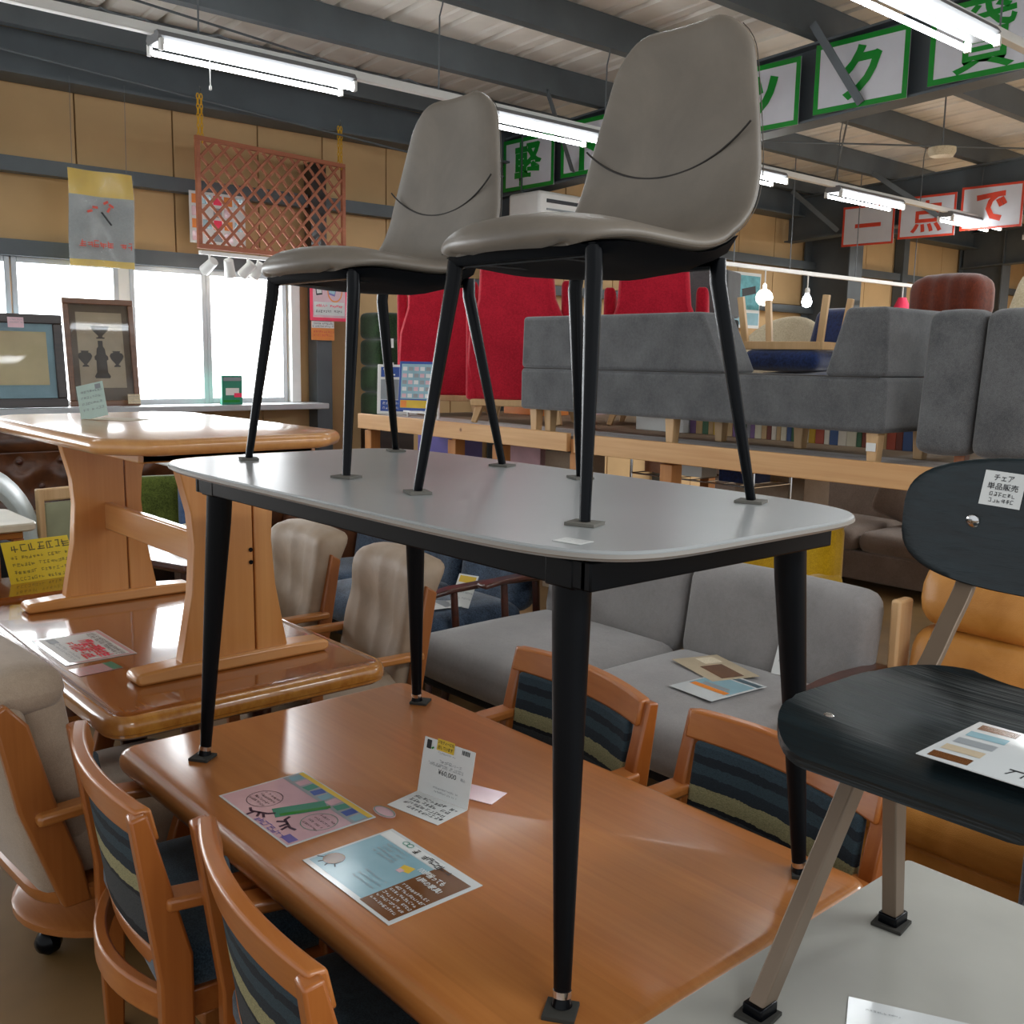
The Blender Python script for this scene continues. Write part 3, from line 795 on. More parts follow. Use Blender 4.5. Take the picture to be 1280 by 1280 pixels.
# ---------------------------------------------------------------- black wooden chair on it
def plate_chair(loc, rz):
    t = thing('dining_chair', 'black stained wooden chair with bronze grey metal legs, standing on the stone-look table', 'chair', loc, rz)
    # seat: bent plywood, front edge rolled down
    def seat_pt(u, v, z):
        # u 0 front .. 1 back, v -1..1
        y = -.212+.385*u
        w = .236-.030*u
        d = u*.385
        if d < .10: w = w-.10+math.sqrt(max(0, .10**2-(.10-d)**2))*.93
        if .385-d < .12: w = w-.12+math.sqrt(max(0, .12**2-(.12-(.385-d))**2))
        w = max(w, .01)
        zz = .455-.012*math.cos(v*PI/2)*math.sin(min(1, u*1.2)*PI) - .040*max(0, (.22-u)/.22)**2.0 + .012*max(0, u-.8)/.2 + .010*v*v*u
        return Vector((w*v, y, zz+z))
    N, K = 30, 24
    rings = []
    for i in range(N+1):
        u = (1-math.cos(PI*i/N))/2
        top = [seat_pt(u, math.sin(-PI/2+PI*k/K), .0075) for k in range(K+1)]
        bot = [seat_pt(u, math.sin(PI/2-PI*k/K), -.0075) for k in range(K+1)]
        rings.append(top+bot)
    s = MB().ring(rings).build('seat', M['black_ash'], t, sharp=45)
    for x, y in ((-.155, -.125), (.155, -.125), (-.155, .055), (.155, .055)):
        MB().lathe([(.001, .4545), (.009, .4545), (.009, .458), (.006, .461), (.001, .461)], (x, y, 0), 14).build('screw_cap', M['chrome'], s)
    # backrest: wide oval plate, hollowed towards the sitter
    outl = []
    for k in range(64):
        a = 2*PI*k/64; c, sn = math.cos(a), math.sin(a)
        x = .262*math.copysign(abs(c)**.64, c); z = math.copysign(abs(sn)**.62, sn)
        z = z*.108 if sn > 0 else z*.112
        outl.append((x*(1.0+.04*sn), z))
    def bp(x, z, off):
        return Vector((x, .305-.75*x*x+.16*z+off, .702+z))
    fr = [[bp(x*f, z*f, -.006) for x, z in outl] for f in (.001, .12, .24, .36, .48, .6, .72, .84, .93, .98)] + [[bp(x, z, -.003) for x, z in outl], [bp(x, z, .003) for x, z in outl]] + [[bp(x*f, z*f, .006) for x, z in outl] for f in (.98, .93, .84, .72, .6, .48, .36, .24, .12, .001)]
    b = MB().ring(fr).build('backrest', M['black_ash'], t, sharp=50)
    for sx in (-1, 1):
        yb = .305-.75*.155**2
        MB().lathe([(.001, 0), (.011, 0), (.011, .003), (.006, .006), (.001, .006)], n=16).build('screw_cap', M['chrome'], b, loc=(sx*.155, yb-.006, .702)).rotation_euler = (rad(99), 0, 0)
    def wrap(o, lift):
        for v in o.data.vertices:
            a = rad(-4); x, y = v.co.x*math.cos(a)-v.co.y*math.sin(a), v.co.x*math.sin(a)+v.co.y*math.cos(a)
            v.co = bp(-.118+x+o.location.x, .055+y+o.location.y, -.0078-lift)
        o.location = (0, 0, 0)
    lp = MB(); lp.add([(-.031+.0155*i, -.028+.014*j, 0) for j in range(5) for i in range(5)], [(j*5+i, j*5+i+1, j*5+i+6, j*5+i+5) for j in range(4) for i in range(4)])
    lp = lp.build('label_sticker', M['paper'], t); wrap(lp, .0)
    for tx, yy, ww, hh in (('チェア', .018, .030, .010), ('単品販売', .004, .046, .011)):
        wrap(text(tx, M['blackprint'], lp, (0, yy, .0), ww, hh, bold=.01), .0006)
    wrap(scribble(lp, -.018, .018, (-.009, -.019), M['blackprint'], .007, z=0), .0006)
    for sx in (-1, 1):
        # front leg runs up to the seat rail, rear leg joins it under the seat
        MB().beam((sx*.195, -.193, .012), (sx*.175, .075, .425), .026, .034, up=(0, 1, 0), h1=.040).build('leg', M['bronze'], t, .003)
        MB().beam((sx*.195, .193, .012), (sx*.175, .110, .40), .026, .030, up=(0, 1, 0), h1=.038).build('leg', M['bronze'], t, .003)
        pts = [(sx*.165, .02, .436), (sx*.165, .12, .440), (sx*.163, .176, .468), (sx*.160, .228, .53), (sx*.157, .282, .60), (sx*.155, .312, .70)]
        mm = MB()
        for a, c in zip(pts[:-1], pts[1:]): mm.beam(a, c, .030, .014, up=(0, -1, .6))
        rings = []
        for i, p in enumerate(catmull(pts, 5)):
            q = catmull(pts, 5); d = (q[min(len(q)-1, i+1)]-q[max(0, i-1)]).normalized()
            nn = Vector((0, -d.z, d.y))
            rings.append([p+Vector((.016, 0, 0))+nn*.006, p+Vector((-.016, 0, 0))+nn*.006, p+Vector((-.016, 0, 0))-nn*.006, p+Vector((.016, 0, 0))-nn*.006])
        MB().ring(rings).build('back_strut', M['bronze'], t, .002)
        for y in (-.193, .193):
            bx('foot_shoe', (sx*.195, y, .012), (.034, .042, .022), M['black_metal'], t, .003)
            bx('felt_pad', (sx*.195, y-.004, .003), (.052, .052, .006), M['felt'], t, .001, rot=(0, 0, rad(8)))
    bx('seat_rail', (0, .085, .425), (.36, .05, .014), M['bronze'], t, .003)
    return t
plate_chair((1.379, .585, .7255), -90)

# ---------------------------------------------------------------- striped armchairs round the orange table
def arc_pts(hw, sag, y0, n=14):
    return [(hw*(2*i/n-1), y0+sag*(1-(2*i/n-1)**2)) for i in range(n+1)]
def banded_chair(label, loc, rz, group):
    t = thing('armchair', label, 'chair', loc, rz, group)
    def curved(name, z0, z1, y0, y1, hw, sag, th, mat, bev=.006, crown=0.0):
        rings = []
        for (x, y) in arc_pts(hw, sag, 0):
            cz = crown*(1-(x/hw)**2)
            rings.append([Vector((x, y+y0, z0)), Vector((x, y+y0+th, z0)), Vector((x, y+y1+th, z1+cz)), Vector((x, y+y1, z1+cz))])
        return MB().ring(rings).build(name, mat, t, bev, sharp=40)
    HW = .287
    curved('top_rail', .745, .815, .200, .215, HW, .042, .034, M['chairwood'], .007, .006)
    curved('back_panel', .475, .748, .165, .202, HW-.035, .040, .026, M['stripe'], .010)
    curved('lower_rail', .425, .478, .155, .165, HW-.02, .038, .028, M['chairwood'], .006)
    for sx in (-1, 1):
        prof = [(.165, 0.0), (.205, 0.0), (.215, .30), (.215, .45), (.262, .805), (.228, .812), (.150, .50), (.150, .34)]
        MB().ring([[Vector((sx*(HW-.002)+i, y, z)) for y, z in prof] for i in (-.021, .021)]).build('back_post', M['chairwood_z'], t, .006)
        MB().ring([[Vector((sx*(HW-.004)+a, y, z+b)) for a, b in ((-.032, -.014), (.032, -.014), (.032, .014), (-.032, .014))] for y, z in ((.20, .618), (.05, .608), (-.14, .604), (-.24, .600))]).build('arm', M['chairwood'], t, .008)
        MB().ring([[Vector((sx*(HW-.01)+i, y, z)) for y, z in ((-.20, 0), (-.155, 0), (-.130, .45), (-.12, .592), (-.20, .592), (-.185, .45))] for i in (-.02, .02)]).build('leg', M['chairwood_z'], t, .006)
        bx('side_rail', (sx*(HW-.03), .01, .37), (.03, .36, .06), M['chairwood'], t, .004)
    bx('front_rail', (0, -.165, .37), (.52, .03, .06), M['chairwood'], t, .004)
    MB().cushion((0, -.01, .435), (.535, .43, .085), .03, (0, 0, .02)).build('seat_cushion', M['denim'], t, sharp=60)
    # bent hoop below the back
    curved('seat_hoop', .335, .400, .165, .165, HW-.03, .075, .03, M['chairwood'], .006)
    return t
ga = 'striped back armchairs at the orange table'
bc = banded_chair('orange wooden armchair with banded back, left of the orange table, nearest the swivel chair', (.942, 2.085, 0), 83, ga)
dup(bc, (.945, 1.415, 0), 81, 'orange wooden banded armchair at the bottom edge, nearer of two left of the table')
dup(bc, (1.724, 1.968, 0), -97, 'orange wooden armchair behind the table, partly hidden by the near table leg')
dup(bc, (1.695, 1.285, 0), -98.5, 'orange wooden armchair behind the table, in front of the grey sofa leaflets')

# ---------------------------------------------------------------- beige swivel armchair at the left
def swivel_chair(label, loc, rz):
    t = thing('swivel_armchair', label, 'chair', loc, rz)
    MB().lathe([(.02, .085), (.265, .085), (.28, .095), (.28, .115), (.265, .125), (.02, .130)], (.08, -.04, 0), n=40).build('base_disc', M['oak_x'], t)
    for k in range(4):
        a = rad(18+90*k)
        p = (.235*math.cos(a)+.08, .235*math.sin(a)-.04)
        w = MB().lathe([(.004, -.036), (.022, -.030), (.036, -.012), (.036, .012), (.022, .030), (.004, .036)], n=18).build('caster', M['black_metal'], t, loc=(p[0], p[1], .036))
        w.rotation_euler = (0, rad(90), a)
        MB().cyl((p[0], p[1], .05), (p[0], p[1], .09), .012).build('caster_stem', M['chrome'], t)
    MB().lathe([(.09, .13), (.06, .18), (.05, .26), (.12, .30)], (.05, -.04, 0), n=24).build('swivel_post', M['oak_z'], t)
    MB().slab(rrect(.30, .29, .14), [(.01, .295), (0, .31), (0, .335), (.01, .345)]).build('seat_board', M['oak_x'], t)
    MB().cushion((0, -.02, .42), (.52, .52, .14), .05, (0, 0, .03)).build('seat_cushion', M['beige_fabric'], t, sharp=70)
    # rear shell and the padded front of the back, both leaning backwards
    def lean(p): return (p.x, p.y+.16*(p.z+.3)+.00*p.x, p.z)
    MB().cushion((0, .245, .605), (.56, .07, .54), .034, (0, .03, 0), fn=lean).build('back_shell', M['beige_fabric'], t, sharp=70)
    MB().cushion((0, .165, .66), (.50, .13, .54), .06, (0, -.02, 0), fn=lean).build('back_cushion', M['beige_fabric'], t, sharp=70)
    MB().cushion((0, .275, .895), (.54, .18, .12), .058, (0, 0, .01)).build('head_roll', M['beige_fabric'], t, sharp=70)
    for sx in (-1, 1):
        MB().ring([[Vector((sx*.285+i, y, z)) for y, z in ((.17, .30), (.24, .30), (.335, .60), (.385, .875), (.35, .895), (.30, .83), (.25, .62), (.19, .42))] for i in (-.016, .016)]).build('side_frame', M['oak_z'], t, .008)
        MB().ring([[Vector((sx*.30+a, y, z+b)) for a, b in ((-.03, -.016), (.03, -.016), (.03, .016), (-.03, .016))] for y, z in ((.30, .575), (.1, .58), (-.18, .57))]).build('arm', M['oak_edge'], t, .010)
        MB().beam((sx*.295, -.13, .57), (sx*.28, -.06, .33), .035, .06, up=(0, 1, 0)).build('arm_post', M['oak_z'], t, .006)
    return t
    return t
swivel_chair('beige upholstered swivel armchair on a round wooden castor base, by the glossy table', (.95, 2.83, 0), 93).scale = (1, 1, .945)

# ---------------------------------------------------------------- glossy brown table and the honey trestle table on it
t = thing('dining_table', 'high gloss brown table with thick rounded edge, carrying the honey coloured trestle table', 'table', (1.355, 3.42, 0))
MB().slab(rrect(.452, .775, .075, 8), [(.05, .625), (.018, .630), (.006, .640), (.006, .648), (.0, .652), (0, .668), (.004, .682), (.013, .692), (.026, .698), (.05, .70)]).build('tabletop', M['gloss_table'], t, sharp=28)
MB().slab(rrect(.454, .777, .077, 8), [(.02, .631), (.003, .641), (.004, .648), (-.002, .652), (-.002, .668), (.002, .682), (.010, .6915), (.019, .6965)]).build('moulded_edge', M['gloss_edge'], t, sharp=28)
for sx in (-1, 1):
    for sy in (-1, 1):
        MB().cyl((sx*.22, sy*.30, .0), (sx*.22, sy*.30, .63), .032, .045, 18).build('leg', M['dark_wood'], t)
for sx in (-1, 1): bx('apron', (sx*.22, 0, .585), (.022, .60, .08), M['dark_wood'], t, .003)
for sy in (-1, 1): bx('apron', (0, sy*.30, .585), (.42, .022, .08), M['dark_wood'], t, .003)

t = thing('trestle_table', 'honey coloured trestle table with waisted plank legs, standing on the glossy brown table', 'table', (1.388, 3.462, .7005))
ZTT = .737
def shift_(f, dx, dy): return lambda d: [(x+dx, y+dy) for x, y in f(d)]
def clip(a, b, ch):
    def o(d):
        A, B, c = a-d, b-d, ch-d*.5
        base = [(A, B-c), (A-c, B), (-A+c, B), (-A, B-c), (-A, -B+c), (-A+c, -B), (A-c, -B), (A, -B+c)]
        pts = []
        n = len(base)
        for i in range(n):
            p0 = Vector(base[i-1]); p1 = Vector(base[i]); p2 = Vector(base[(i+1) % n])
            r = .035
            q0 = p1+(p0-p1).normalized()*r; q2 = p1+(p2-p1).normalized()*r
            for k in range(5):
                u = k/4
                pts.append(tuple(q0*(1-u)**2+p1*2*u*(1-u)+q2*u*u))
        return pts
    return o
pr = [(.026-.026*math.cos(-PI/2+PI*k/8), ZTT-.024+.024*math.sin(-PI/2+PI*k/8)) for k in range(9)]
MB().slab(shift_(clip(.405, .70, .12), -.01, .02), pr).build('tabletop', M['trestle_y'], t, sharp=40)
bx('underframe', (0, 0, ZTT-.062), (.58, 1.14, .028), M['trestle_y'], t, .004)
def trestle_end(y):
    p = [(-.175, ZTT-.075), (-.165, .62), (-.135, .50), (-.128, .40), (-.140, .25), (-.180, .035), (-.06, .035), (-.06, ZTT-.075)]
    planks = [p[:6]+[(.065, .035), (.062, ZTT-.075)], [(.175, ZTT-.075), (.165, .62), (.135, .50), (.128, .40), (.140, .25), (.180, .035), (.071, .035), (.068, ZTT-.075)]]
    for poly in planks:
        MB().prism(poly, -.026, .026, lambda x, yy, z: (x, y+z, yy)).build('leg_plank', M['trestle'], t, .004)
    MB().prism([(-.31, .0), (-.325, .008), (-.325, .030), (-.31, .038), (-.2, .044), (.2, .044), (.31, .038), (.325, .030), (.325, .008), (.31, 0)], -.045, .045, lambda x, yy, z: (x, y+z, yy)).build('foot_bar', M['trestle_x'], t, .008)
    bx('top_bar', (0, y, ZTT-.062), (.56, .06, .03), M['trestle_x'], t, .005)
for y in (-.54, .54): trestle_end(y)
MB().box((0, 0, .345), (.034, 1.08, .105)).build('stretcher', M['trestle_y'], t, .006)
for z in (.33, .37):
    MB().lathe([(.001, 0), (.007, 0), (.007, .003), (.001, .003)], n=12).build('bolt_head', M['black_metal'], t, loc=(.055, -.5665, z)).rotation_euler = (rad(90), 0, 0)
# ---------------------------------------------------------------- sofas in the row behind the tables
def sofa(name, label, cat, loc, rz, L, D, mat, seat_z=.44, back_z=.82, n=2, arm=None, legs=None, base=None, seat_th=.16, back_th=.18, lean=.16, group=None, leg_h=.16, puff=.025, nb=None):
    t = thing(name, label, cat, loc, rz, group)
    y0, y1 = -D/2, D/2
    w = L/n
    base = base or mat
    bx('base', (0, .0, leg_h+(seat_z-seat_th-leg_h)/2), (L, D-.06, max(.04, seat_z-seat_th-leg_h)), base, t, .015)
    for k in range(n):
        MB().cushion((-L/2+w*(k+.5), y0+(D-back_th)/2-.01, seat_z-seat_th/2), (w-.008, D-back_th+.02, seat_th), min(.07, seat_th/2-.002), (0, .01, puff)).build('seat_cushion', mat, t, sharp=75)
    nb = nb or n; w = L/nb
    for k in range(nb):
        hgt = back_z-seat_z+.08
        def fn(p, hgt=hgt): return (p.x, p.y+lean*(p.z+hgt/2), p.z)
        MB().cushion((-L/2+w*(k+.5), y1-back_th/2-lean*hgt, seat_z-.06+hgt/2), (w-.010, back_th, hgt), min(.08, back_th/2-.002), (0, -.03, .01), fn=fn, n=(8, 4, 6)).build('back_cushion', mat, t, sharp=75)
    if legs:
        for sx in (-1, 1):
            for sy in (-1, 1):
                MB().cyl((sx*(L/2-.10), sy*(D/2-.12), leg_h+.01), (sx*(L/2-.07), sy*(D/2-.09), 0), .022, .014, 12).build('leg', legs, t)
    return t
gs = 'row of sofas behind the tables'
s1 = sofa('sofa', 'light grey two seat sofa with dark wooden arms and leaflets on its seat', 'sofa', (3.075, 2.73, 0), -90, 1.74, 1.0, M['grey_fabric'], .46, .815, 2, legs=M['dark_wood'], base=M['black_fabric'], seat_th=.20, leg_h=.22)
def wood_arm(t, x, y0, y1, z, mat, back_z):
    MB().ring([[Vector((x+a, y, zz+b)) for a, b in ((-.035, -.012), (.035, -.012), (.035, .012), (-.035, .012))] for y, zz in ((y0, z), (y0+.12, z+.012), ((y0+y1)/2, z+.015), (y1, z+.0))]).build('arm', mat, t, .008)
    MB().cyl((x, y0+.14, z), (x+.0, y0+.18, .08), .018, .020, 12).build('arm_post', mat, t)
    MB().cyl((x, y1-.03, z), (x+.0, y1, .0), .020, .020, 12).build('arm_post', mat, t)
for x in (-.88, .88): wood_arm(s1, x, -.10, .42, .61 if x < 0 else .55, M['dark_wood'], .8)
s2 = sofa('sofa', 'dark navy tweed sofa with slim walnut arms, beyond the light grey sofa', 'sofa', (3.16, 4.56, 0), -90, 1.60, .84, M['navy_fabric'], .44, .84, 3, legs=M['dark_wood'], base=M['black_fabric'], seat_th=.16, leg_h=.20)
for x in (-.835, .835): wood_arm(s2, x, -.40, .30, .575, M['dark_wood'], .8)
s3 = sofa('sofa', 'tan leather sofa with pale wooden end frame, behind the black chair', 'sofa', (3.22, .985, 0), -90, 1.55, .92, M['tan_leather'], .43, .72, 1, legs=M['dark_wood'], seat_th=.17, leg_h=.08, lean=.22, back_th=.2)
MB().cushion((0, .37, .865), (1.53, .22, .25), .10, (0, -.02, .02), fn=lambda p: (p.x, p.y+.2*p.z, p.z)).build('head_cushion', M['tan_leather'], s3, sharp=75)
for x in (-.82, .82):
    bx('end_frame', (x, .30, .41), (.04, .10, .82), M['palewood'], s3, .01)
    bx('end_frame', (x, -.02, .50), (.04, .66, .05), M['palewood'], s3, .01)
    bx('end_frame', (x, -.34, .25), (.04, .07, .50), M['palewood'], s3, .01)
s4 = sofa('sofa', 'brown leather sofa with low arm, last in the row beyond the navy sofa', 'sofa', (3.22, 5.98, 0), -90, .88, .84, M['brown_leather'], .44, .80, 2, legs=M['dark_wood'], leg_h=.10)
for x in (-.54, .54):
    MB().cushion((x, 0, .36), (.18, .84, .58), .08, (0, 0, .02)).build('arm', M['brown_leather'], s4, sharp=75)

# beige leather chairs at the far side of the glossy table
def leather_chair(label, loc, rz, group):
    t = thing('armchair', label, 'chair', loc, rz, group)
    def fn(p):
        top = max(0, p.z-.12)/.18
        q = .010*abs(math.sin(p.x*22+.4*math.sin(p.z*6)))*(1 if p.y < 0 else 0)*(1-.6*top)
        return (p.x*(1+.02*max(0, p.z)/.3)+.006*math.sin(p.z*9), p.y*(1+.35*top)+.20*(p.z+.3)+.035*top**2+q+.004*math.sin(p.z*30+p.x*9), p.z)
    MB().cushion((0, .13, .62), (.50, .14, .58), .05, (0, -.045, .02), fn=fn, n=(30, 5, 18)).build('back_cushion', M['beige_leather'], t, sharp=80)
    rings = []
    for k in range(5):
        x = -.16+.08*k
        MB().tube([(x, .13-.066+.20*(z-.34)+.10*max(0, z-.74)**1.5, z) for z in (.48, .55, .62, .69, .76, .82)], .0035, 5).build('seam', M['seam'], t) if k in () else None
    MB().cushion((0, -.06, .41), (.50, .46, .15), .06, (0, 0, .03)).build('seat_cushion', M['beige_leather'], t, sharp=80)
    for sx in (-1, 1):
        MB().ring([[Vector((sx*.262+i, y, z)) for y, z in ((.14, .0), (.19, 0), (.20, .36), (.275, .80), (.23, .83), (.14, .36))] for i in (-.016, .016)]).build('back_post', M['oak_z'], t, .006)
        MB().ring([[Vector((sx*.27+i, y, z)) for y, z in ((-.26, 0), (-.21, 0), (-.20, .55), (-.25, .55))] for i in (-.016, .016)]).build('leg', M['oak_z'], t, .006)
        bx('arm', (sx*.272, -.02, .565), (.05, .46, .028), M['oak_edge'], t, .008)
    bx('seat_frame', (0, -.04, .315), (.50, .42, .05), M['oak_x'], t, .006)
    bx('back_board', (0, .215, .62), (.49, .012, .44), M['black_fabric'], t, .003, rot=(rad(-9), 0, 0))
    return t
gl = 'beige leather chairs at the glossy table'
a = leather_chair('beige leather chair behind the glossy table, farther one beside the trestle leg', (2.02, 4.02, 0), -92, gl)
dup(a, (2.0, 3.29, 0), -95, 'beige leather chair behind the glossy table, nearer one left of the far black table leg')

# ---------------------------------------------------------------- pine platform
def pz(y): return 1.225
PX = 4.40
pf = thing('display_platform', 'raised pine display platform with long front rails, carrying grey benches and red chairs', 'platform', (0, 0, 0))
for y0, y1 in ((6.92, 4.52), (4.46, 1.0)):
    MB().beam((PX+.02, y0, pz(y0)-.058), (PX+.02, y1, pz(y1)-.058), .04, .116).build('front_rail', M['pine'], pf, .004)
for y in (6.84, 5.75, 5.25, 4.49, 3.75, 1.55, 1.15):
    bx('post', (PX+.09, y, (pz(y)-.13)/2), (.09, .09, pz(y)-.13), M['pine_z'], pf, .004)
for y in (6.84, 5.2, 1.9):
    bx('post', (6.7, y, (pz(y)-.16)/2), (.09, .09, pz(y)-.16), M['pine_z'], pf, .004)
for y in (6.8, 5.7, 4.49, 3.2, 2.1, 1.1):
    bx('joist', (5.58, y, pz(y)-.085), (2.3, .045, .09), M['pine_z'], pf, .003)
for k in range(16):
    x = PX+.115+.148*k
    MB().beam((x, 6.95, pz(7.35)-.028), (x, 1.0, pz(1.1)-.028), .142, .022).build('deck_plank', M['taupe_fabric'] if k < 3 else M['deck_ply'], pf, .002)
def deck(y): return pz(y)-.0165

TILT = 0.0
def on_deck_rot(rz): return (TILT, 0, 0) if rz == 0 else None
# long bench couch, seen from its back
bn = thing('bench_sofa', 'long slate grey bench couch with two raised ends, on the pine platform', 'sofa', (4.42, 0, 0), 0)
def bq(y): return pz(y)+.0
def slantbox(name, y0, y1, za, zb, x0, x1, ya_top=None, yb_top=None, mat='bench_fabric', bev=.025):
    ya_top = y0 if ya_top is None else ya_top; yb_top = y1 if yb_top is None else yb_top
    vs = [Vector((x, y, z+pz(y)-1.27)) for (y, z) in ((y0, za), (y1, za), (yb_top, zb), (ya_top, zb)) for x in (x0, x1)]
    return MB().add(vs, [(0, 1, 3, 2), (2, 3, 5, 4), (4, 5, 7, 6), (6, 7, 1, 0), (0, 2, 4, 6), (1, 7, 5, 3)]).build(name, M[mat], bn, bev, 4)
slantbox('seat_base', 2.43, 4.99, 1.402, 1.664, 0, .60)
slantbox('raised_back', 3.36, 4.985, 1.667, 1.992, .0, .30, 3.53, 4.975)
slantbox('raised_back', 2.435, 2.76, 1.667, 1.992, .0, .60, 2.445, 2.66)
MB().add([Vector((-.003+x, y, 1.6655+pz(y)-1.27+z)) for y in (2.46, 4.96) for x in (0, .004) for z in (-.003, .003)], [(0, 1, 3, 2), (4, 6, 7, 5), (0, 4, 5, 1), (2, 3, 7, 6), (0, 2, 6, 4), (1, 5, 7, 3)]).build('welt_seam', M['seam'], bn)
for y, x in ((4.90, .07), (4.82, .12), (4.90, .52), (3.75, .07), (3.75, .52), (2.50, .07), (2.50, .52), (3.2, .52)):
    z = pz(y)
    MB().beam((x, y, z-.017), (x, y, z+.135), .05, .05, up=(0, 1, 0), w1=.065, h1=.065).build('leg', M['palewood'], bn, .004)
lt = MB().add([(0, -.025, -.02), (0, .025, -.02), (0, .025, .02), (0, -.025, .02)], [(0, 1, 2, 3)]).build('leg_sticker', M['paper'], bn, loc=(.034, 2.50, pz(2.5)+.065))

# second grey sofa at the right of the platform, channelled back towards us
sg = thing('sofa', 'grey upholstered sofa with vertical channelled back, at the right end of the platform', 'sofa', (4.38, 0, 0), 0)
for k in range(4):
    ya = 2.275-.26*k; yb = ya-.252
    b0 = pz(ya)+.065
    def fn(p): return (p.x+.10*(p.z+.32), p.y, p.z)
    MB().cushion((.11, (ya+yb)/2, b0+.315), (.16, .254, .63), .045, (.012, 0, .012), fn=fn, n=(4, 6, 8)).build('back_channel', M['bench_fabric'], sg, sharp=75)
bx('seat', (.55, 1.75, pz(1.7)+.20), (.70, 1.0, .24), M['bench_fabric'], sg, .03)
for x in (.16, .80):
    for y in (2.1, 1.35):
        MB().beam((x, y, pz(y)-.017), (x, y, pz(y)+.12), .05, .05, up=(0, 1, 0)).build('leg', M['chairwood_z'], sg, .004)

# red wing chairs, their tall backs towards us
def wing_chair(label, loc, rz, group, top=1.10):
    t = thing('wing_chair', label, 'chair', loc, rz, group)
    # local front -y ; the back panel stands at +y
    def outline(f): 
        return f
    pts = [(-.335, .16), (-.37, .42), (-.345, .66), (-.265, .86), (-.235, top-.04), (-.19, top), (.19, top), (.235, top-.04), (.265, .86), (.345, .66), (.37, .42), (.335, .16)]
    n = len(pts)
    rings = [[Vector((x, .24+.05+.10*(z-.3)-(abs(x)/.37)**2*.10, z)) for x, z in pts], [Vector((x*.97, .24-.05+.10*(z-.3)-(abs(x)/.37)**2*.10, z if z > .2 else z)) for x, z in pts]]
    MB().ring(rings).build('back_shell', M['red_fabric'], t, .03, 3, sharp=50)
    for sx in (-1, 1):
        MB().ring([[Vector((sx*(.33)+i, y, z)) for y, z in ((.20, .16), (-.30, .16), (-.32, .52), (-.20, .56), (.02, .66), (.12, .90), (.22, 1.0))] for i in (-.045, .045)]).build('wing_arm', M['red_fabric'], t, .025, 3, sharp=50)
    MB().cushion((0, -.06, .36), (.56, .52, .18), .06, (0, 0, .03)).build('seat_cushion', M['red_fabric'], t, sharp=75)
    bx('plinth', (0, -.02, .145), (.64, .54, .045), M['palewood'], t, .006)
    for sx in (-1, 1):
        for sy in (-1, 1):
            MB().beam((sx*.265, sy*.21-.02, .13), (sx*.30, sy*.25-.02, 0), .05, .05, up=(0, 1, 0), w1=.036, h1=.036).build('leg', M['palewood'], t, .004)
    return t
gr = 'red wing chairs on the platform'
ra = wing_chair('crimson wing chair on the platform, leftmost, behind the blue poster', (5.15, 6.72, deck(6.98)), 128, gr, 1.28)
rb = dup(ra, (5.05, 5.64, deck(5.86)), 122, 'tall crimson wing chair on the platform, left of the long grey bench')
dup(ra, (5.76, 4.98, deck(5.15)), 122, 'crimson wing chair behind the long grey bench, seen above its raised back')

rb.scale = (1.08, 1.0, 1.03)
# things at the back of the platform
t = thing('upholstered_stool', 'dark grey upholstered block stool stacked high behind the bench couch', 'stool', (6.24, 4.88, deck(4.5)), 20)
MB().cushion((0, 0, .97), (.34, .34, .34), .02).build('padded_block', M['bench_dark'], t, sharp=60)
MB().cushion((0, 0, .55), (.34, .34, .48), .02).build('padded_block', M['black_fabric'], t, sharp=60)
for sx in (-1, 1):
    for sy in (-1, 1): bx('leg', (sx*.13, sy*.13, .155), (.04, .04, .31), M['dark_wood'], t, .003)
# navy lounge chairs with pale wooden legs, one turned over on the other
def lounge(label, loc, rot, group):
    t = thing('lounge_chair', label, 'chair', loc, 0, group, rot=rot)
    MB().cushion((0, -.02, .33), (.56, .54, .15), .06, (0, 0, .02)).build('seat', M['navy_velvet'], t, sharp=75)
    MB().cushion((0, .25, .60), (.54, .13, .48), .06, (0, -.02, 0), fn=lambda p: (p.x*(1-.2*max(0, p.z)), p.y+.25*p.z, p.z)).build('backrest', M['navy_velvet'], t, sharp=75)
    for sx in (-1, 1):
        for sy in (-1, 1):
            MB().beam((sx*.25, sy*.22, .30), (sx*.28, sy*.25, 0), .05, .035, up=(0, 1, 0)).build('leg', M['palewood'], t, .004)
        bx('side_rail', (sx*.26, 0, .235), (.03, .5, .05), M['palewood'], t, .004)
    bx('cross_rail', (0, -.22, .235), (.5, .03, .05), M['palewood'], t, .004)
    return t
gn = 'navy velvet lounge chairs behind the bench'
lounge('navy velvet lounge chair standing behind the bench couch, under an upturned one', (5.86, 3.72, deck(3.84)), (0, 0, rad(-100)), gn)
lo2 = thing('footstool', 'upturned navy velvet footstool with pale wooden legs in the air, on the lounge chair seat', 'stool', (5.72, 3.80, deck(3.8)+.425), -78)
MB().cushion((0, 0, .065), (.50, .46, .13), .055, (0, 0, .01)).build('padded_seat', M['navy_velvet'], lo2, sharp=75)
for sx in (-1, 1):
    for sy in (-1, 1):
        MB().beam((sx*.24, sy*.19, .13), (sx*.28, sy*.22, .46), .04, .035, up=(0, 1, 0)).build('leg', M['palewood'], lo2, .004)
    bx('side_rail', (sx*.255, 0, .155), (.03, .42, .05), M['palewood'], lo2, .004)
for sy in (-1, 1): bx('cross_rail', (0, sy*.20, .155), (.50, .03, .05), M['palewood'], lo2, .004)
t = thing('armchair', 'rust brown corduroy armchair with thick padded back, on the far platform edge', 'chair', (6.1, 3.10, deck(3.1)), -95)
MB().cushion((.02, .20, .88), (.48, .26, .28), .085, (0, 0, .02), n=(14, 5, 6), fn=lambda p: (p.x, p.y+.006*math.sin(p.x*60), p.z)).build('head_cushion', M['corduroy'], t, sharp=80)
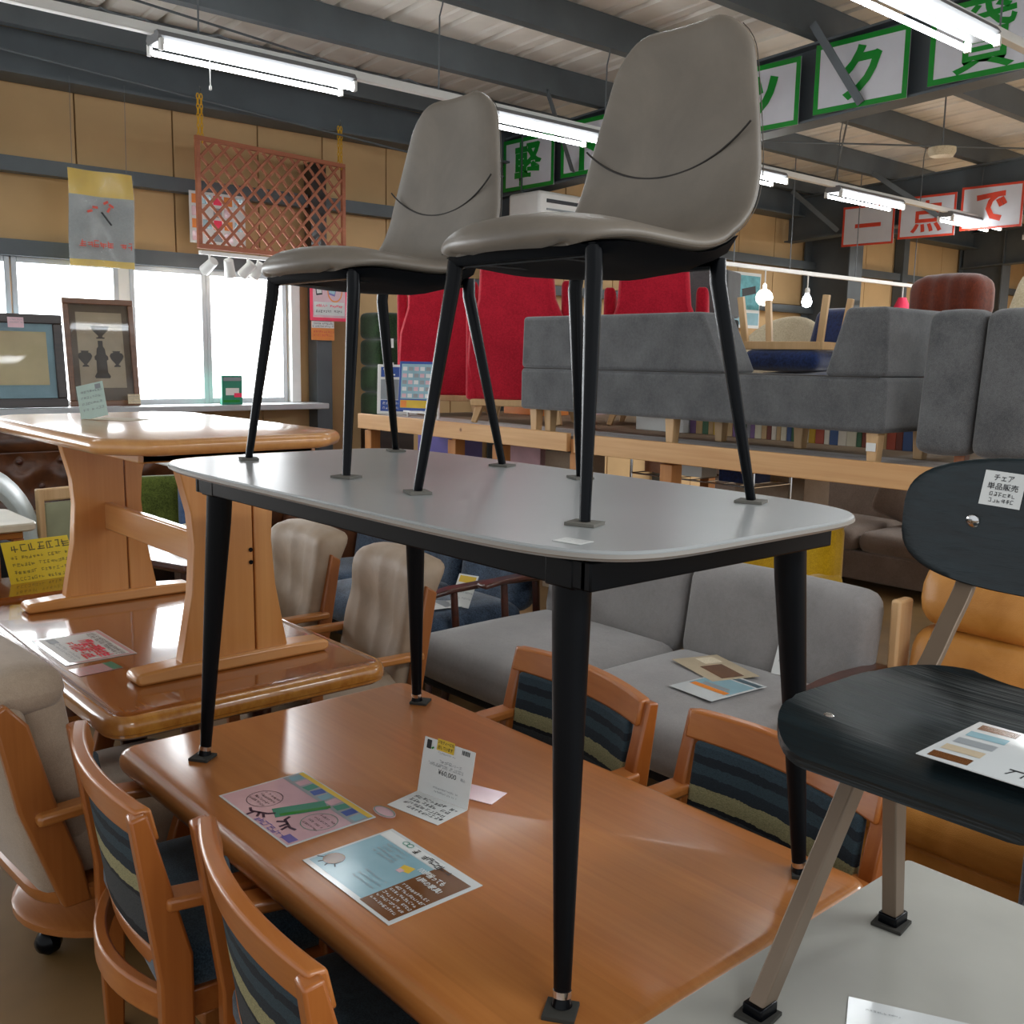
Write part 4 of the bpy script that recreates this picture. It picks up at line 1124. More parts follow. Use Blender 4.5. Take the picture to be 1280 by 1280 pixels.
MB().cushion((-.0, .18, .45), (.62, .30, .64), .10, (0, 0, .02)).build('backrest', M['corduroy'], t, sharp=80)
MB().cushion((-.0, -.2, .30), (.64, .60, .36), .10, (0, 0, .03)).build('seat', M['corduroy'], t, sharp=80)
for sx in (-1, 1): 
    for sy in (-1, 1): bx('foot', (sx*.26, .1+sy*.22-.15, .06), (.06, .06, .12), M['dark_wood'], t, .004)
def tub(label, loc, rz, mat, r=.34, h=.85):
    t = thing('tub_chair', label, 'chair', loc, rz)
    rings = []
    for k in range(25):
        a = rad(-20+220*k/24); q = math.sin(max(0, min(PI, a)))
        hh = .50+(h-.50)*max(0, q)**.7
        c, s_ = math.cos(a), math.sin(a)
        rings.append([Vector((r*c*f, r*s_*f+.0, z)) for f, z in ((.78, .18), (1, .18), (1.06, hh-.03), (1.0, hh), (.90, hh), (.84, hh-.03))])
    MB().ring(rings).build('shell', mat, t, .02, 2, sharp=60)
    MB().cushion((0, -.03, .33), (.50, .52, .18), .07, (0, 0, .03)).build('seat', mat, t, sharp=75)
    for sx in (-1, 1):
        for sy in (-1, 1): MB().cyl((sx*.19, sy*.19, .26), (sx*.24, sy*.24, 0), .02, .013, 10).build('leg', M['palewood'], t)
    return t
tub('cream boucle tub chair behind the navy lounge chairs', (6.95, 4.78, deck(4.8)), -80, M['cream_fabric'])
tb = thing('armchair', 'cream shell armchair with a lemon yellow cushion, at the right edge of the photo', 'chair', (5.78, 2.24, deck(2.0)+.03), -90)
MB().cushion((-.06, .20, .60), (.62, .16, .76), .075, (0, .05, 0), fn=lambda p: (p.x*(1-.3*max(0, p.z)/.4), p.y+.18*p.z, p.z)).build('back_shell', M['cream_fabric'], tb, sharp=75)
MB().cushion((.15, .04, .82), (.42, .16, .62), .075, (0, .05, 0), fn=lambda p: (p.x*(1-.25*max(0, p.z)/.4), p.y+.18*p.z, p.z)).build('back_cushion', M['lemon_fabric'], tb, sharp=75)
MB().cushion((0, -.12, .34), (.60, .54, .20), .08, (0, 0, .02)).build('seat', M['cream_fabric'], tb, sharp=75)
for sx in (-1, 1):
    for sy in (-1, 1): MB().cyl((sx*.22, sy*.22-.05, .28), (sx*.26, sy*.26-.05, 0), .02, .013, 10).build('leg', M['palewood'], tb)
# row of books on the far deck edge
bkl = ['ochre', 'brick', 'green', 'ivory', 'mauve', 'yellow', 'grey', 'rust', 'blue', 'cream']
row = []; seen = set()
y = 4.30
while y > 2.72:
    w = random.uniform(.03, .07)
    while True:
        q = random.randrange(10)
        if row and q == row[-1][0]: continue
        if len(row) > 1 and (row[-2][0], row[-1][0], q) in seen: continue
        if len(row) > 1 and any(a[0] == row[-1][0] and b[0] == q for a, b in zip(row[:-2], row[1:-1])): continue
        break
    row.append((q, y, w)); y -= w
for k, (q, y, w) in enumerate(row):
    h = random.uniform(.17, .235)
    tk = MB().box((0, 0, h/2), (.15, w-.002, h)).build('book', M['book'][q], None, .002, loc=(5.40, y-w/2, deck(y)))
    if k == 0: lab = 'leftmost %s spined book of the row on the platform' % bkl[q]
    elif k == len(row)-1: lab = 'rightmost %s spined book of the row on the platform' % bkl[q]
    else: lab = '%s spined book between %s and %s ones in the row on the platform' % (bkl[q], bkl[row[k-1][0]], bkl[row[k+1][0]])
    tag(tk, lab, 'book', 'books in a row on the platform')
def carton(name, label, cat, loc, d, mat, rz=0, flap=None):
    t = thing(name, label, cat, loc, rz)
    MB().box((0, 0, d[2]/2), d).build('body', mat, t, .003)
    if flap: MB().box((0, 0, d[2]+.002), (d[0]*.98, d[1]*.98, .004)).build('lid', flap, t, .001)
    return t
carton('storage_box', 'white cardboard box on the platform behind the bench legs', 'box', (5.42, 4.52, deck(5.75)), (.3, .42, .17), M['paper'], 0, M['white'])
carton('storage_box', 'blue fabric box on the platform behind the bench legs', 'box', (6.15, 4.30, deck(4.45)), (.25, .25, .15), M['blue_cloth'], 0, M['navy_velvet'])
carton('storage_box', 'pale printed carton on the platform, right of the white box', 'box', (6.4, 6.3, deck(5.2)), (.3, .3, .16), M['pinkprint'], 0, M['yellowprint'])
carton('cardboard_box', 'orange cardboard carton between the red chairs', 'box', (5.9, 6.45, deck(6.45)), (.3, .5, .26), M['orangeprint'], 0, M['pine'])  # body in one plain orange, lid in pine

# ---------------------------------------------------------------- below and behind the platform
s5 = sofa('sofa', 'taupe fabric sofa standing on the floor beyond the platform posts', 'sofa', (7.40, 4.45, 0), -90, 3.1, 1.0, M['taupe_fabric'], .44, .86, 3, legs=M['dark_wood'], leg_h=.06, lean=.2)
for k, (x, rz) in enumerate(((.62, 25), (1.05, 40))):
    c = MB().cushion((0, 0, 0), (.42, .14, .40), .065, (0, .04, 0)).build('scatter_cushion', M['taupe_fabric'], None, sharp=80, loc=(7.38, 4.45-x, .68))
    c.rotation_euler = (0, rad(18), rad(-90+rz*.3))
    tag(c, ['taupe square scatter cushion leaning on the taupe sofa back, left one', 'taupe square scatter cushion leaning on the taupe sofa back, right one'][k], 'cushion', 'scatter cushions on the taupe sofa')
t = thing('armchair', 'mustard yellow armchair behind the light grey sofa, under the platform', 'chair', (4.42, 3.07, 0), -90)
MB().cushion((0, .18, .58), (.70, .20, .62), .07, (0, -.02, 0)).build('backrest', M['yellow_fabric'], t, sharp=75)
MB().cushion((0, -.05, .35), (.50, .5, .18), .06, (0, 0, .02)).build('seat', M['yellow_fabric'], t, sharp=75)
for sx in (-1, 1):
    MB().cushion((sx*.31, -.04, .42), (.13, .56, .40), .055).build('arm', M['yellow_fabric'], t, sharp=75)
    for sy in (-1, 1): MB().cyl((sx*.28, sy*.22, .26), (sx*.30, sy*.24, 0), .018, .012, 10).build('leg', M['palewood'], t)
# cartons and baskets seen under the rail
t = thing('wire_rack', 'chrome wire rack with cartons, under the pine rail', 'rack', (5.35, 4.15, 0), 0)
for z in (.55, .92):
    m = MB()
    for k in range(9): m.cyl((-.2, -.5+.125*k, z), (.2, -.5+.125*k, z), .004, n=6)
    for x in (-.2, .2): m.cyl((x, -.5, z), (x, .5, z), .006, n=6)
    m.build('wire_shelf', M['chrome'], t)
for x in (-.2, .2):
    for y in (-.5, .5): MB().cyl((x, y, 0), (x, y, 1.06), .010, n=8).build('upright', M['chrome'], t)
for lab, loc, d, a, b in (('white tented price card box on the wire rack under the rail', (5.35, 4.25, .926), (.16, .22, .11), 'paper', 'white'),
                          ('dark blue carton on the wire rack under the rail', (5.35, 3.86, .926), (.22, .24, .13), 'navy_velvet', 'blue_cloth'),
                          ('brown wooden crate on the wire rack, left of the white box', (5.35, 4.52, .926), (.2, .2, .10), 'oak_x', 'oak_x')):
    carton('storage_box', lab, 'box', loc, d, M[a], 0, M[b])
carton('storage_box', 'grey carton standing beneath the rail joint', 'box', (5.2, 5.25, 0), (.3, .32, 1.02), M['beige_fabric'], 0, M['cardboard'])
carton('storage_box', 'pink and white printed carton under the left pine rail', 'box', (5.3, 5.75, 0), (.3, .36, 1.04), M['pinkprint'], 0, M['red'])
carton('storage_box', 'pale patterned carton under the left end of the pine rail', 'box', (5.2, 6.75, 0), (.3, .5, 1.08), M['purpleprint'], 0, M['greyprint'])
carton('storage_box', 'cream carton with a dark printed band, right part under the rail', 'box', (5.9, 3.95, 0), (.3, .55, .98), M['beige_fabric'], 0, M['paper'])

nv = thing('armchair', 'dark navy upholstered chair barely seen at the right edge, before the tan sofa', 'chair', (2.36, .60, 0), -75)
MB().cushion((0, .20, .55), (.54, .14, .52), .06, fn=lambda p: (p.x, p.y+.18*p.z, p.z)).build('backrest', M['navy_fabric'], nv, sharp=75)
MB().cushion((0, -.04, .38), (.52, .46, .14), .05).build('seat', M['navy_fabric'], nv, sharp=75)
for sx in (-1, 1):
    for sy in (-1, 1): MB().cyl((sx*.20, sy*.18, .33), (sx*.23, sy*.21, 0), .02, .014, 10).build('leg', M['dark_wood'], nv)
# ---------------------------------------------------------------- window wall: banner, trellis, pictures, posters
t = thing('hanging_banner', 'clear plastic sheeted paper banner with yellow bands, hanging over the window', 'banner', (2.83, 8.0, 2.665), 0, rot=(rad(90), 0, 0))
def wavy(w, z0, z1, mat, name, off=0.0):
    m = MB(); rows = []; n = 14; k = 10
    vs = []; fs = []
    for i in range(k+1):
        z = z0+(z1-z0)*i/k
        for j in range(n+1):
            x = -w/2+w*j/n
            vs.append((x+.018*(1-(z+.35)/.7)*0, z, .018*math.sin(j*.55+z*5)+.012*math.sin(z*9)+off))
    for i in range(k):
        for j in range(n): fs.append((i*(n+1)+j, i*(n+1)+j+1, (i+1)*(n+1)+j+1, (i+1)*(n+1)+j))
    return m.add(vs, fs).build(name, mat, t)
wavy(.48, -.30, .165, M['grey_cloth'], 'grey_field'); wavy(.48, .165, .35, M['yellowprint'], 'yellow_band'); wavy(.48, -.35, -.30, M['yellowprint'], 'yellow_band')
wavy(.49, -.352, .352, M['film'], 'plastic_cover', .010)
o = MB().beam((-.01, .05, .035), (.06, -.04, .035), .006, .022, up=(0, 0, 1)).build('printed_stroke', M['blackprint'], t)
for x, y, r in ((.02, .12, 30), (.06, .10, -30), (.04, .07, 60), (-.06, .08, 0), (-.10, .05, 20)):
    block(t, x, y, .04, .018, M['red'], .045, 'printed_flower', r)
scribble(t, -.19, .19, (-.19,), M['red'], .055, z=.05, name='red_lettering', gap=.15)
for x in (-.2, .2): MB().cyl((x, .35, 0), (x+.01, 1.0, .0), .002, n=5).build('hanging_string', M['wire'], t)

tr = thing('trellis_panel', 'red brown wooden lattice trellis hung on yellow chains before the window', 'trellis', (4.27, 7.97, 2.935), 10, rot=(rad(90), 0, rad(8)))
w, h = 1.50, .86
for c, d in (((0, h/2-.018, 0), (w, .036, .032)), ((0, -h/2+.018, 0), (w, .036, .032)), ((-w/2+.018, 0, 0), (.036, h-.074, .032)), ((w/2-.018, 0, 0), (.036, h-.074, .032))):
    bx('frame_bar', c, d, M['trellis'], tr, .003)
step = .112
iw, ih = w/2-.036, h/2-.036
for sgn in (-1, 1):
    k = -14
    while k <= 14:
        c0 = k*step*1.0
        # line x*sgn + c : y = sgn*x + c0*1.2
        pts = []
        for x in (-iw, iw):
            y = sgn*x*1.0+c0*1.25
            if -ih <= y <= ih: pts.append((x, y))
        for y in (-ih, ih):
            x = (y-c0*1.25)*sgn
            if -iw < x < iw: pts.append((x, y))
        if len(pts) == 2:
            MB().beam((pts[0][0], pts[0][1], sgn*.006), (pts[1][0], pts[1][1], sgn*.006), .022, .011, up=(0, 0, 1)).build('lattice_slat', M['trellis'], tr, smooth=False)
        k += 1
ci = 0
for x, lab in ((-.70, 'left'), (.70, 'right')):
    q = Matrix.Rotation(rad(8), 3, 'Z') @ Vector((x, 0, 0))
    base = Vector((4.27, 7.97, 2.935))+q
    ch = thing('hanging_chain', 'yellow plastic chain with a hook holding the %s corner of the trellis' % lab, 'chain', tuple(base+Vector((0, 0, .38))), 0, 'yellow chains of the trellis')
    z = .02; k = 0
    while z < .36:
        pts = []
        for i in range(10):
            a = 2*PI*i/10
            u = .010*math.cos(a); v = .024*math.sin(a)
            pts.append(((u, 0, z+v) if k % 2 else (0, u, z+v)))
        for dx in (-.014, .014): MB().tube([(p[0]+dx, p[1], p[2]) for p in pts], .0042, 6, closed=True).build('link', M['yellow_chain'], ch)
        z += .036; k += 1
    MB().tube([(0, 0, .37), (.012, 0, .40), (.0, 0, .43), (-.012, 0, .40), (-.012, 0, .46)], .005, 6).build('hook', M['chrome'], ch)
fl = thing('poster', 'pink and white picture flyer on the wall, seen through the trellis', 'poster', (3.90, 8.29, 2.80), 0, rot=(rad(90), 0, 0))
sheet(fl, .50, .42, M['paper'])
for i in range(5):
    for j in range(4): block(fl, -.19+.095*i, -.15+.10*j, .075, .075, [M['pinkprint'], M['hotpink'], M['paper'], M['orangeprint'], M['greyprint'], M['blueprint']][(i*2+j*3) % 6], .002, 'printed_picture')
# spot rail and lamps under the trellis
rl = thing('spot_rail', 'short white spotlight rail below the trellis', 'light rail', (3.87, 7.92, 2.475), 0, rot=(0, 0, rad(8)))
bx('rail', (0, 0, 0), (.66, .035, .03), M['white'], rl, .004)
for k, (x, tilt, az, lit) in enumerate(((-.24, 60, 15, True), (-.06, 30, -35, False), (.12, 45, 40, False), (.22, 35, 35, True))):
    b = Vector((3.87, 7.92, 2.46))+Matrix.Rotation(rad(8), 3, 'Z') @ Vector((x, 0, 0))
    sp = thing('spotlight', ['glowing white spotlight, leftmost under the trellis', 'white spotlight turned left, second under the trellis', 'white spotlight turned right, third under the trellis', 'dimly lit white spotlight, rightmost under the trellis'][k], 'spotlight', tuple(b), 0, 'spotlights under the trellis')
    MB().cyl((0, 0, 0), (0, 0, -.06), .010, n=10).build('stem', M['white'], sp)
    d = Matrix.Rotation(rad(az), 3, 'Z') @ (Matrix.Rotation(rad(tilt), 3, 'X') @ Vector((0, 0, -1)))
    c = Vector((0, 0, -.08))
    MB().cyl(c-d*.06, c+d*.08, .038, .046, 20).build('shade', M['white'], sp, .002)
    MB().cyl(c+d*.0805, c+d*.083, .040, .040, 20).build('bulb', M['bulb'] if lit else M['shade'], sp)

def picture(label, loc, w, h, fw, frame, mount, art, lean=6, rz=0):
    t = thing('picture_frame', label, 'picture', loc, 0, rot=(rad(90-lean), 0, rad(rz)))
    for c, d in (((0, h-fw/2, 0), (w, fw, .035)), ((0, fw/2, 0), (w, fw, .035)), ((-w/2+fw/2, h/2, 0), (fw, h-2*fw, .035)), ((w/2-fw/2, h/2, 0), (fw, h-2*fw, .035))):
        bx('frame_bar', c, d, frame, t, .006)
    MB().box((0, h/2, -.006), (w-fw, h-fw, .008)).build('mount', mount, t)
    a = block(t, 0, h/2+.02, w-fw*2-.10, h-fw*2-.16, art, .0, 'print')
    MB().box((0, h/2, .008), (w-2*fw, h-2*fw, .002)).build('glass', M['glass'], t)
    return t
pf2 = picture('tall brown framed print of dark urns, leaning on the window sill', (2.86, 8.16, 1.252), .545, .84, .045, M['walnut'], M['mount'], M['sepia'], 7)
# urns of the print
def urn(par, x, y, s, prof, mat):
    m = MB(); n = len(prof)
    m.add([(x+r*s, y+z*s, 0) for r, z in prof]+[(x-r*s, y+z*s, 0) for r, z in prof], [(i, i+1, n+i+1, n+i) for i in range(n-1)])
    return m.build('printed_urn', mat, par, loc=(0, 0, .0012), smooth=False)
U1 = [(.30, 0), (.34, .08), (.16, .14), (.16, .22), (.55, .62), (.70, .95), (.78, 1.0)]
U2 = [(.25, 0), (.25, .08), (.10, .18), (.45, .60), (.55, .85), (.45, 1.05), (.25, 1.12), (.32, 1.25)]
U3 = [(.36, 0), (.40, .1), (.28, .3), (.26, .9), (.34, .95), (.34, 1.1), (.24, 1.2), (.20, 1.5), (.12, 1.6), (.12, 1.9)]
ink = plain('sepia_ink', '4a4238', 0.7)
urn(pf2, -.005, .22, .155, U3, ink); urn(pf2, 0, .53, .10, U1, ink); urn(pf2, -.13, .31, .10, U2, ink); urn(pf2, .115, .31, .10, U2, ink)
tg = thing('price_tag', 'cream price tag on the lower right corner of the urn print', 'tag', (3.06, 8.095, 1.31), 0, rot=(rad(84), 0, 0))
sheet(tg, .10, .075, M['cream_fabric']); scribble(tg, -.04, .04, (.02, .0, -.02), M['greyprint'], .010)
pf3 = picture('dark framed landscape picture with blue mount, leftmost on the window sill', (2.235, 8.14, 1.252), .66, .70, .07, M['ebony'], plain('blue_mount', '7fa3ad', .6), plain('hazy_landscape', 'c9b98a', .5, var=.12, scale=3), 6)
tg = thing('price_tag', 'pinkish price tag at the upper left of the dark framed picture', 'tag', (2.19, 8.03, 1.88), 0, rot=(rad(84), 0, 0))
sheet(tg, .11, .075, M['pinkprint']); scribble(tg, -.045, .045, (.02, .0), M['greyprint'], .010)
gb = carton('book_box', 'upright green boxed game with a white car picture on the window sill', 'box', (3.89, 8.10, 1.251), (.185, .05, .245), M['tealprint'], 0)
for nm, c, d, mt in (('printed_car', (0, -.027, .11), (.12, .003, .06), 'white'), ('printed_band', (0, -.027, .215), (.16, .003, .03), 'greyprint'), ('printed_car', (.05, -.028, .08), (.07, .003, .035), 'hotpink'), ('printed_band', (-.01, -.027, .03), (.15, .003, .02), 'green')):
    MB().box(c, d).build(nm, M[mt], gb)
# posters between the window and the green cloths
t = thing('poster', 'hot pink bordered cashless payment poster on the tan wall', 'poster', (4.93, 8.22, 2.20), 0, rot=(rad(90), 0, 0))
sheet(t, .40, .42, M['hotpink'])
block(t, 0, .0, .34, .36, M['pinkprint'])
block(t, -.11, .075, .065, .11, M['blackprint'], .002, 'printed_phone', 8); block(t, -.108, .078, .05, .085, M['paper'], .0024, 'printed_screen', 8)
block(t, .04, .09, .075, .14, M['purpleprint'], .002, 'printed_phone', -15); block(t, .04, .09, .06, .11, M['blueprint'], .0024, 'printed_screen', -15)
ringprint(t, .06, .06, .08, .10, M['orangeprint'], .012)
block(t, 0, -.10, .32, .12, M['paper'], .002)
text('d払い  PayPay', M['hotpink'], t, (0, -.075, .003), .28, .03, bold=.02)
scribble(t, -.14, .14, (-.125,), M['blackprint'], .024, z=.003)
t = thing('small_sign', 'small orange and white opening notice below the pink poster', 'notice', (4.86, 8.22, 1.90), 0, rot=(rad(90), 0, 0))
sheet(t, .24, .17, M['orangeprint'])
block(t, 0, .055, .235, .06, M['paper'])
scribble(t, -.11, .11, (.065, .04), M['blackprint'], .016)
scribble(t, -.10, .10, (-.01, -.04), M['red'], .022)
ac = thing('air_conditioner', 'long white wall air conditioner below the far left sign', 'air conditioner', (7.5, 7.62, 3.02))
bx('casing', (0, 0, .13), (1.5, .45, .26), M['white'], ac, .03)
bx('louvre', (0, -.228, .17), (1.3, .012, .035), M['blackprint'], ac, .003); bx('louvre', (0, -.228, .09), (1.3, .012, .02), M['greyprint'], ac, .003)
pt = thing('wall_picture', 'turquoise picture on the far tan wall, behind the pendant lights', 'picture', (11.28, 8.28, 2.49), 0, rot=(rad(90), 0, 0))
sheet(pt, .62, .72, M['paper'], .02); block(pt, 0, .10, .58, .44, plain('turquoise_scene', '5fa5ae', .5, var=.3, scale=9), .022); block(pt, 0, -.24, .58, .16, M['blueprint'], .022); block(pt, .05, .12, .30, .10, M['blackprint'], .024, 'printed_shape', 10)
# track with pendants on the far right
tk = thing('lighting_track', 'thin white lighting track hanging before the far tan wall', 'light track', (11.3, 6.85, 2.715))
bx('track', (0, 0, 0), (6.0, .045, .045), M['white'], tk, .004)
for x in (-2.2, -1.15, .25, 1.7): MB().cyl((x, 0, .02), (x, 0, 1.25), .006, n=6).build('drop_wire', M['wire'], tk)
pd = thing('pendant_lamp', 'white glass globe pendant lamp glowing before the turquoise picture', 'pendant lamp', (9.66, 6.83, 2.69))
MB().cyl((0, 0, 0), (0, 0, -.16), .008, n=8).build('cord', M['white'], pd)
MB().lathe([(.012, -.14), (.022, -.16), (.022, -.20), (.055, -.215), (.085, -.25), (.097, -.295), (.085, -.34), (.055, -.372), (.01, -.385)], n=24).build('globe', emitter('glowing_milk_glass', (1, .93, .8, 1), 1.6), pd)
pd = thing('pendant_lamp', 'bare cool white bulb pendant in front of the dark column', 'pendant lamp', (10.50, 6.83, 2.69))
MB().cyl((0, 0, 0), (0, 0, -.16), .008, n=8).build('cord', M['white'], pd)
MB().lathe([(.02, -.14), (.03, -.16), (.028, -.20), (.02, -.21)], n=16).build('socket', M['white'], pd)
MB().lathe([(.02, -.21), (.045, -.25), (.06, -.30), (.045, -.35), (.01, -.365)], n=20).build('bulb', M['coolbulb'], pd)
pd = thing('pendant_lamp', 'small red shaded lamp glowing behind the rust armchair', 'pendant lamp', (12.7, 6.83, 2.69))
MB().cyl((0, 0, 0), (0, 0, -.16), .008, n=8).build('cord', M['white'], pd)
MB().lathe([(.05, -.14), (.12, -.30), (.115, -.30), (.045, -.145)], n=20).build('shade', M['hotpink'], pd)
MB().lathe([(.01, -.22), (.04, -.26), (.04, -.31), (.01, -.34)], n=16).build('bulb', M['bulb'], pd)
# green cloths and poster boards at the left end of the platform
gc = thing('cloth_stack', 'tall stack of dark green folded cloths with white tags, by the tan wall', 'cloth stack', (5.45, 8.05, 0))
for k in range(4): MB().cushion((0, 0, 1.22+.245*k), (.42, .34, .24), .05, (0, .0, .01), n=(6, 5, 4)).build('folded_cloth', M['olive'], gc, sharp=75)
bx('stand', (0, 0, .55), (.40, .32, 1.08), M['ebony'], gc, .01)
for z in (1.80, 1.58): 
    MB().box((-.10, -.178, z), (.10, .004, .085)).build('paper_tag', M['paper'], gc)
pb = thing('poster_board', 'white framed blue lettered poster board leaning at the left end of the platform', 'poster', (4.70, 6.80, pz(7.1)-.01), 0, rot=(rad(86), 0, rad(-52)))
MB().box((0, .20, 0), (.34, .40, .02)).build('backing_board', M['white'], pb, .004)
block(pb, 0, .34, .28, .08, M['darkblueprint'], .0115); block(pb, 0, .20, .28, .16, M['greyprint'], .0115); block(pb, 0, .07, .28, .09, M['darkblueprint'], .0115)
text('TL', M['white'], pb, (-.07, .34, .0125), .10, .055, bold=.03); scribble(pb, -.12, .12, (.09, .05), M['white'], .02, z=.0125)
pb = thing('poster_board', 'blue poster with rows of pictures on a white stand, left end of the platform', 'poster', (4.62, 6.44, pz(6.7)+.04), 0, rot=(rad(84), 0, rad(-62)))
MB().box((0, .19, 0), (.30, .38, .012)).build('backing_board', M['darkblueprint'], pb, .003)
block(pb, 0, .225, .26, .27, M['blueprint'], .0075); block(pb, 0, .05, .26, .06, M['yellowprint'], .0075)
for i in range(5):
    for j in range(5):
        block(pb, -.10+.05*i, .115+.052*j, .038, .030, [M['pinkprint'], M['paper'], M['greyprint']][(i+j) % 3], .009, 'printed_picture')
block(pb, -.10, .05, .05, .05, M['orangeprint'], .009)
ez = thing('poster_stand', 'white metal stand holding the blue picture poster', 'stand', (4.64, 6.42, pz(6.7)-.0165))
for a, b in (((.04, .20, .0), (.04, .20, .35)), ((.04, -.20, 0), (.04, -.20, .25)), ((.04, -.20, .05), (.04, .20, .05)), ((.0, .2, .045), (.0, -.2, .045))):
    MB().beam(a, b, .016, .016, up=(1, 0, 0)).build('frame_tube', M['white'], ez, .002)

# ---------------------------------------------------------------- clutter beyond the glossy table, left
cf = thing('sofa', 'dark brown tufted leather sofa under the window, behind the trestle table', 'sofa', (1.75, 7.55, -.17))
MB().cushion((0, .12, .98), (3.1, .26, .52), .08).build('back', M['brown_leather'], cf, sharp=75)
for r_, z in enumerate((1.08, .90)):
    for k in range(11):
        x = -1.4+.28*k+(.14 if r_ % 2 else 0)
        if x > 1.5: continue
        MB().lathe([(.001, 0), (.018, .002), (.022, .008), (.012, .016), (.001, .018)], n=12).build('button', M['dark_wood'], cf, loc=(x, -.012, z)).rotation_euler = (rad(90), 0, 0)
rolls = MB().tube([(-1.62, .06, 1.20), (-1.5, .06, 1.215), (1.5, .06, 1.215), (1.62, .06, 1.20)], [.09, .10, .10, .09], 18).build('top_roll', M['brown_leather'], cf)
m = MB(); N_, M_ = 66, 14
vs = []; fs = []
for j in range(M_+1):
    for i in range(N_+1):
        x = -1.54+3.08*i/N_; z = .74+.40*j/M_
        d = min(math.hypot((x-(bx0))/.14, (z-bz)/.13) for bx0, bz in [(-1.4+.28*k, 1.08) for k in range(12)]+[(-1.4+.28*k+.14, .90) for k in range(11)])
        vs.append((x, -.055+.055*math.exp(-d*d*2.2), z))
for j in range(M_):
    for i in range(N_): fs.append((j*(N_+1)+i, j*(N_+1)+i+1, (j+1)*(N_+1)+i+1, (j+1)*(N_+1)+i))
m.add(vs, fs).build('tufted_panel', M['brown_leather'], cf, sharp=80)
MB().cushion((0, -.25, .62), (3.0, .60, .20), .08, (0, 0, .02)).build('seat', M['brown_leather'], cf, sharp=75)
for sx in (-1, 1): MB().cushion((sx*1.62, -.2, .75), (.22, .80, .50), .09).build('arm', M['brown_leather'], cf, sharp=75)
bx('plinth', (0, -.1, .33), (3.1, .70, .36), M['ebony'], cf, .01)
wc = thing('lounge_chair', 'white curved shell lounge chair at the left edge, before the tufted sofa', 'chair', (1.30, 6.06, 0), -20)
rings = []
for k in range(21):
    a = rad(-10+180*k/20); c, s_ = math.cos(a), math.sin(a)
    rings.append([Vector((.40*c*f, y, .58+.49*s_*f)) for f, y in ((.80, .16), (1.0, .20), (1.03, -.18), (.97, -.24), (.86, -.20))])
MB().ring(rings).build('shell', plain('white_blue_shell', 'b9c4c4', .35), wc, .012, 2, sharp=60)
MB().cushion((0, .0, .50), (.58, .40, .24), .09, (0, 0, .03)).build('seat_pad', M['black_fabric'], wc, sharp=75)
MB().lathe([(.26, 0), (.26, .02), (.05, .05), (.04, .38), (.14, .42)], n=24).build('pedestal', M['chrome'], wc)
ct = thing('side_table', 'tall cream topped side table at the left edge, left of the pale wooden chair', 'table', (.90, 5.06, 0))
MB().slab(rrect(.46, .27, .06), [(.01, .875), (0, .882), (0, .905), (.006, .912)]).build('tabletop', plain('cream_laminate', 'cfc8b6', .3), ct, sharp=40)
bx('under_panel', (0, 0, .855), (.8, .46, .03), M['oak_x'], ct, .004)
for sx in (-1, 1):
    for sy in (-1, 1): bx('leg', (sx*.38, sy*.21, .42), (.045, .045, .84), M['oak_z'], ct, .004)
lc = thing('dining_chair', 'pale wooden open backed chair beside the cream side table', 'chair', (1.90, 5.68, 0), 12)
for sx in (-1, 1):
    MB().beam((sx*.20, .17, 0), (sx*.20, .20, .93), .035, .04, up=(0, 1, 0)).build('back_post', M['palewood'], lc, .006)
    MB().beam((sx*.19, -.19, 0), (sx*.19, -.19, .45), .04, .04, up=(0, 1, 0)).build('leg', M['palewood'], lc, .006)
bx('top_rail', (0, .20, .895), (.44, .035, .07), M['palewood'], lc, .010); bx('back_slat', (0, .19, .60), (.38, .025, .05), M['palewood'], lc, .006)
MB().cushion((0, .20, .72), (.36, .03, .26), .014).build('back_pad', plain('sage_pad', '9a9c7e', .8), lc, sharp=60)
MB().cushion((0, 0, .46), (.42, .42, .06), .025).build('seat_pad', plain('sage_seat', '9a9c7e', .8), lc, sharp=60)
cd = thing('price_card', 'pale blue handwritten price card standing on the cream side table', 'card', (1.20, 5.20, .9135), 0, rot=(rad(70), 0, rad(10)))
sheet(cd, .12, .13, M['blueprint']); scribble(cd, -.05, .05, (.035, .01, -.02), M['greyprint'], .014)
fb = thing('side_table', 'low glossy brown table beyond the glossy table, carrying the yellow notice', 'table', (.98, 4.49, 0))
MB().slab(rrect(.60, .20, .03), [(.01, .655), (0, .665), (0, .69), (.008, .70)]).build('tabletop', M['gloss_table'], fb, sharp=40)
for sx in (-1, 1):
    for sy in (-1, 1): bx('leg', (sx*.54, sy*.15, .3275), (.05, .05, .655), M['dark_wood'], fb, .004)
yn = thing('notice', 'bright yellow handwritten notice leaning behind the trestle leg', 'notice', (1.295, 4.585, .782), 0, rot=(rad(65), 0, rad(9)))
sheet(yn, .29, .19, plain('yellow_card', 'dcc61e', .5, var=.04))
scribble(yn, -.11, .12, (.062,), plain('olive_ink', '5e5a2a', .6), .036, name='handwriting')
scribble(yn, -.12, .12, (.02, -.012, -.044, -.074), plain('olive_ink_small', '716b2c', .6), .016)
carton('storage_box', 'white flat carton at the left edge, beside the yellow notice', 'box', (.92, 4.55, .7005), (.26, .16, .10), M['paper'], 0, M['white'])
dk = thing('side_table', 'dark brown low table top seen under the trestle stretcher', 'table', (2.03, 4.80, 0), 18)
MB().slab(rrect(.30, .36, .02), [(.01, .68), (0, .69), (0, .71), (.006, .72)]).build('tabletop', M['dark_wood'], dk, sharp=40)
for sx in (-1, 1):
    for sy in (-1, 1): bx('leg', (sx*.24, sy*.30, .34), (.05, .05, .68), M['dark_wood'], dk, .004)
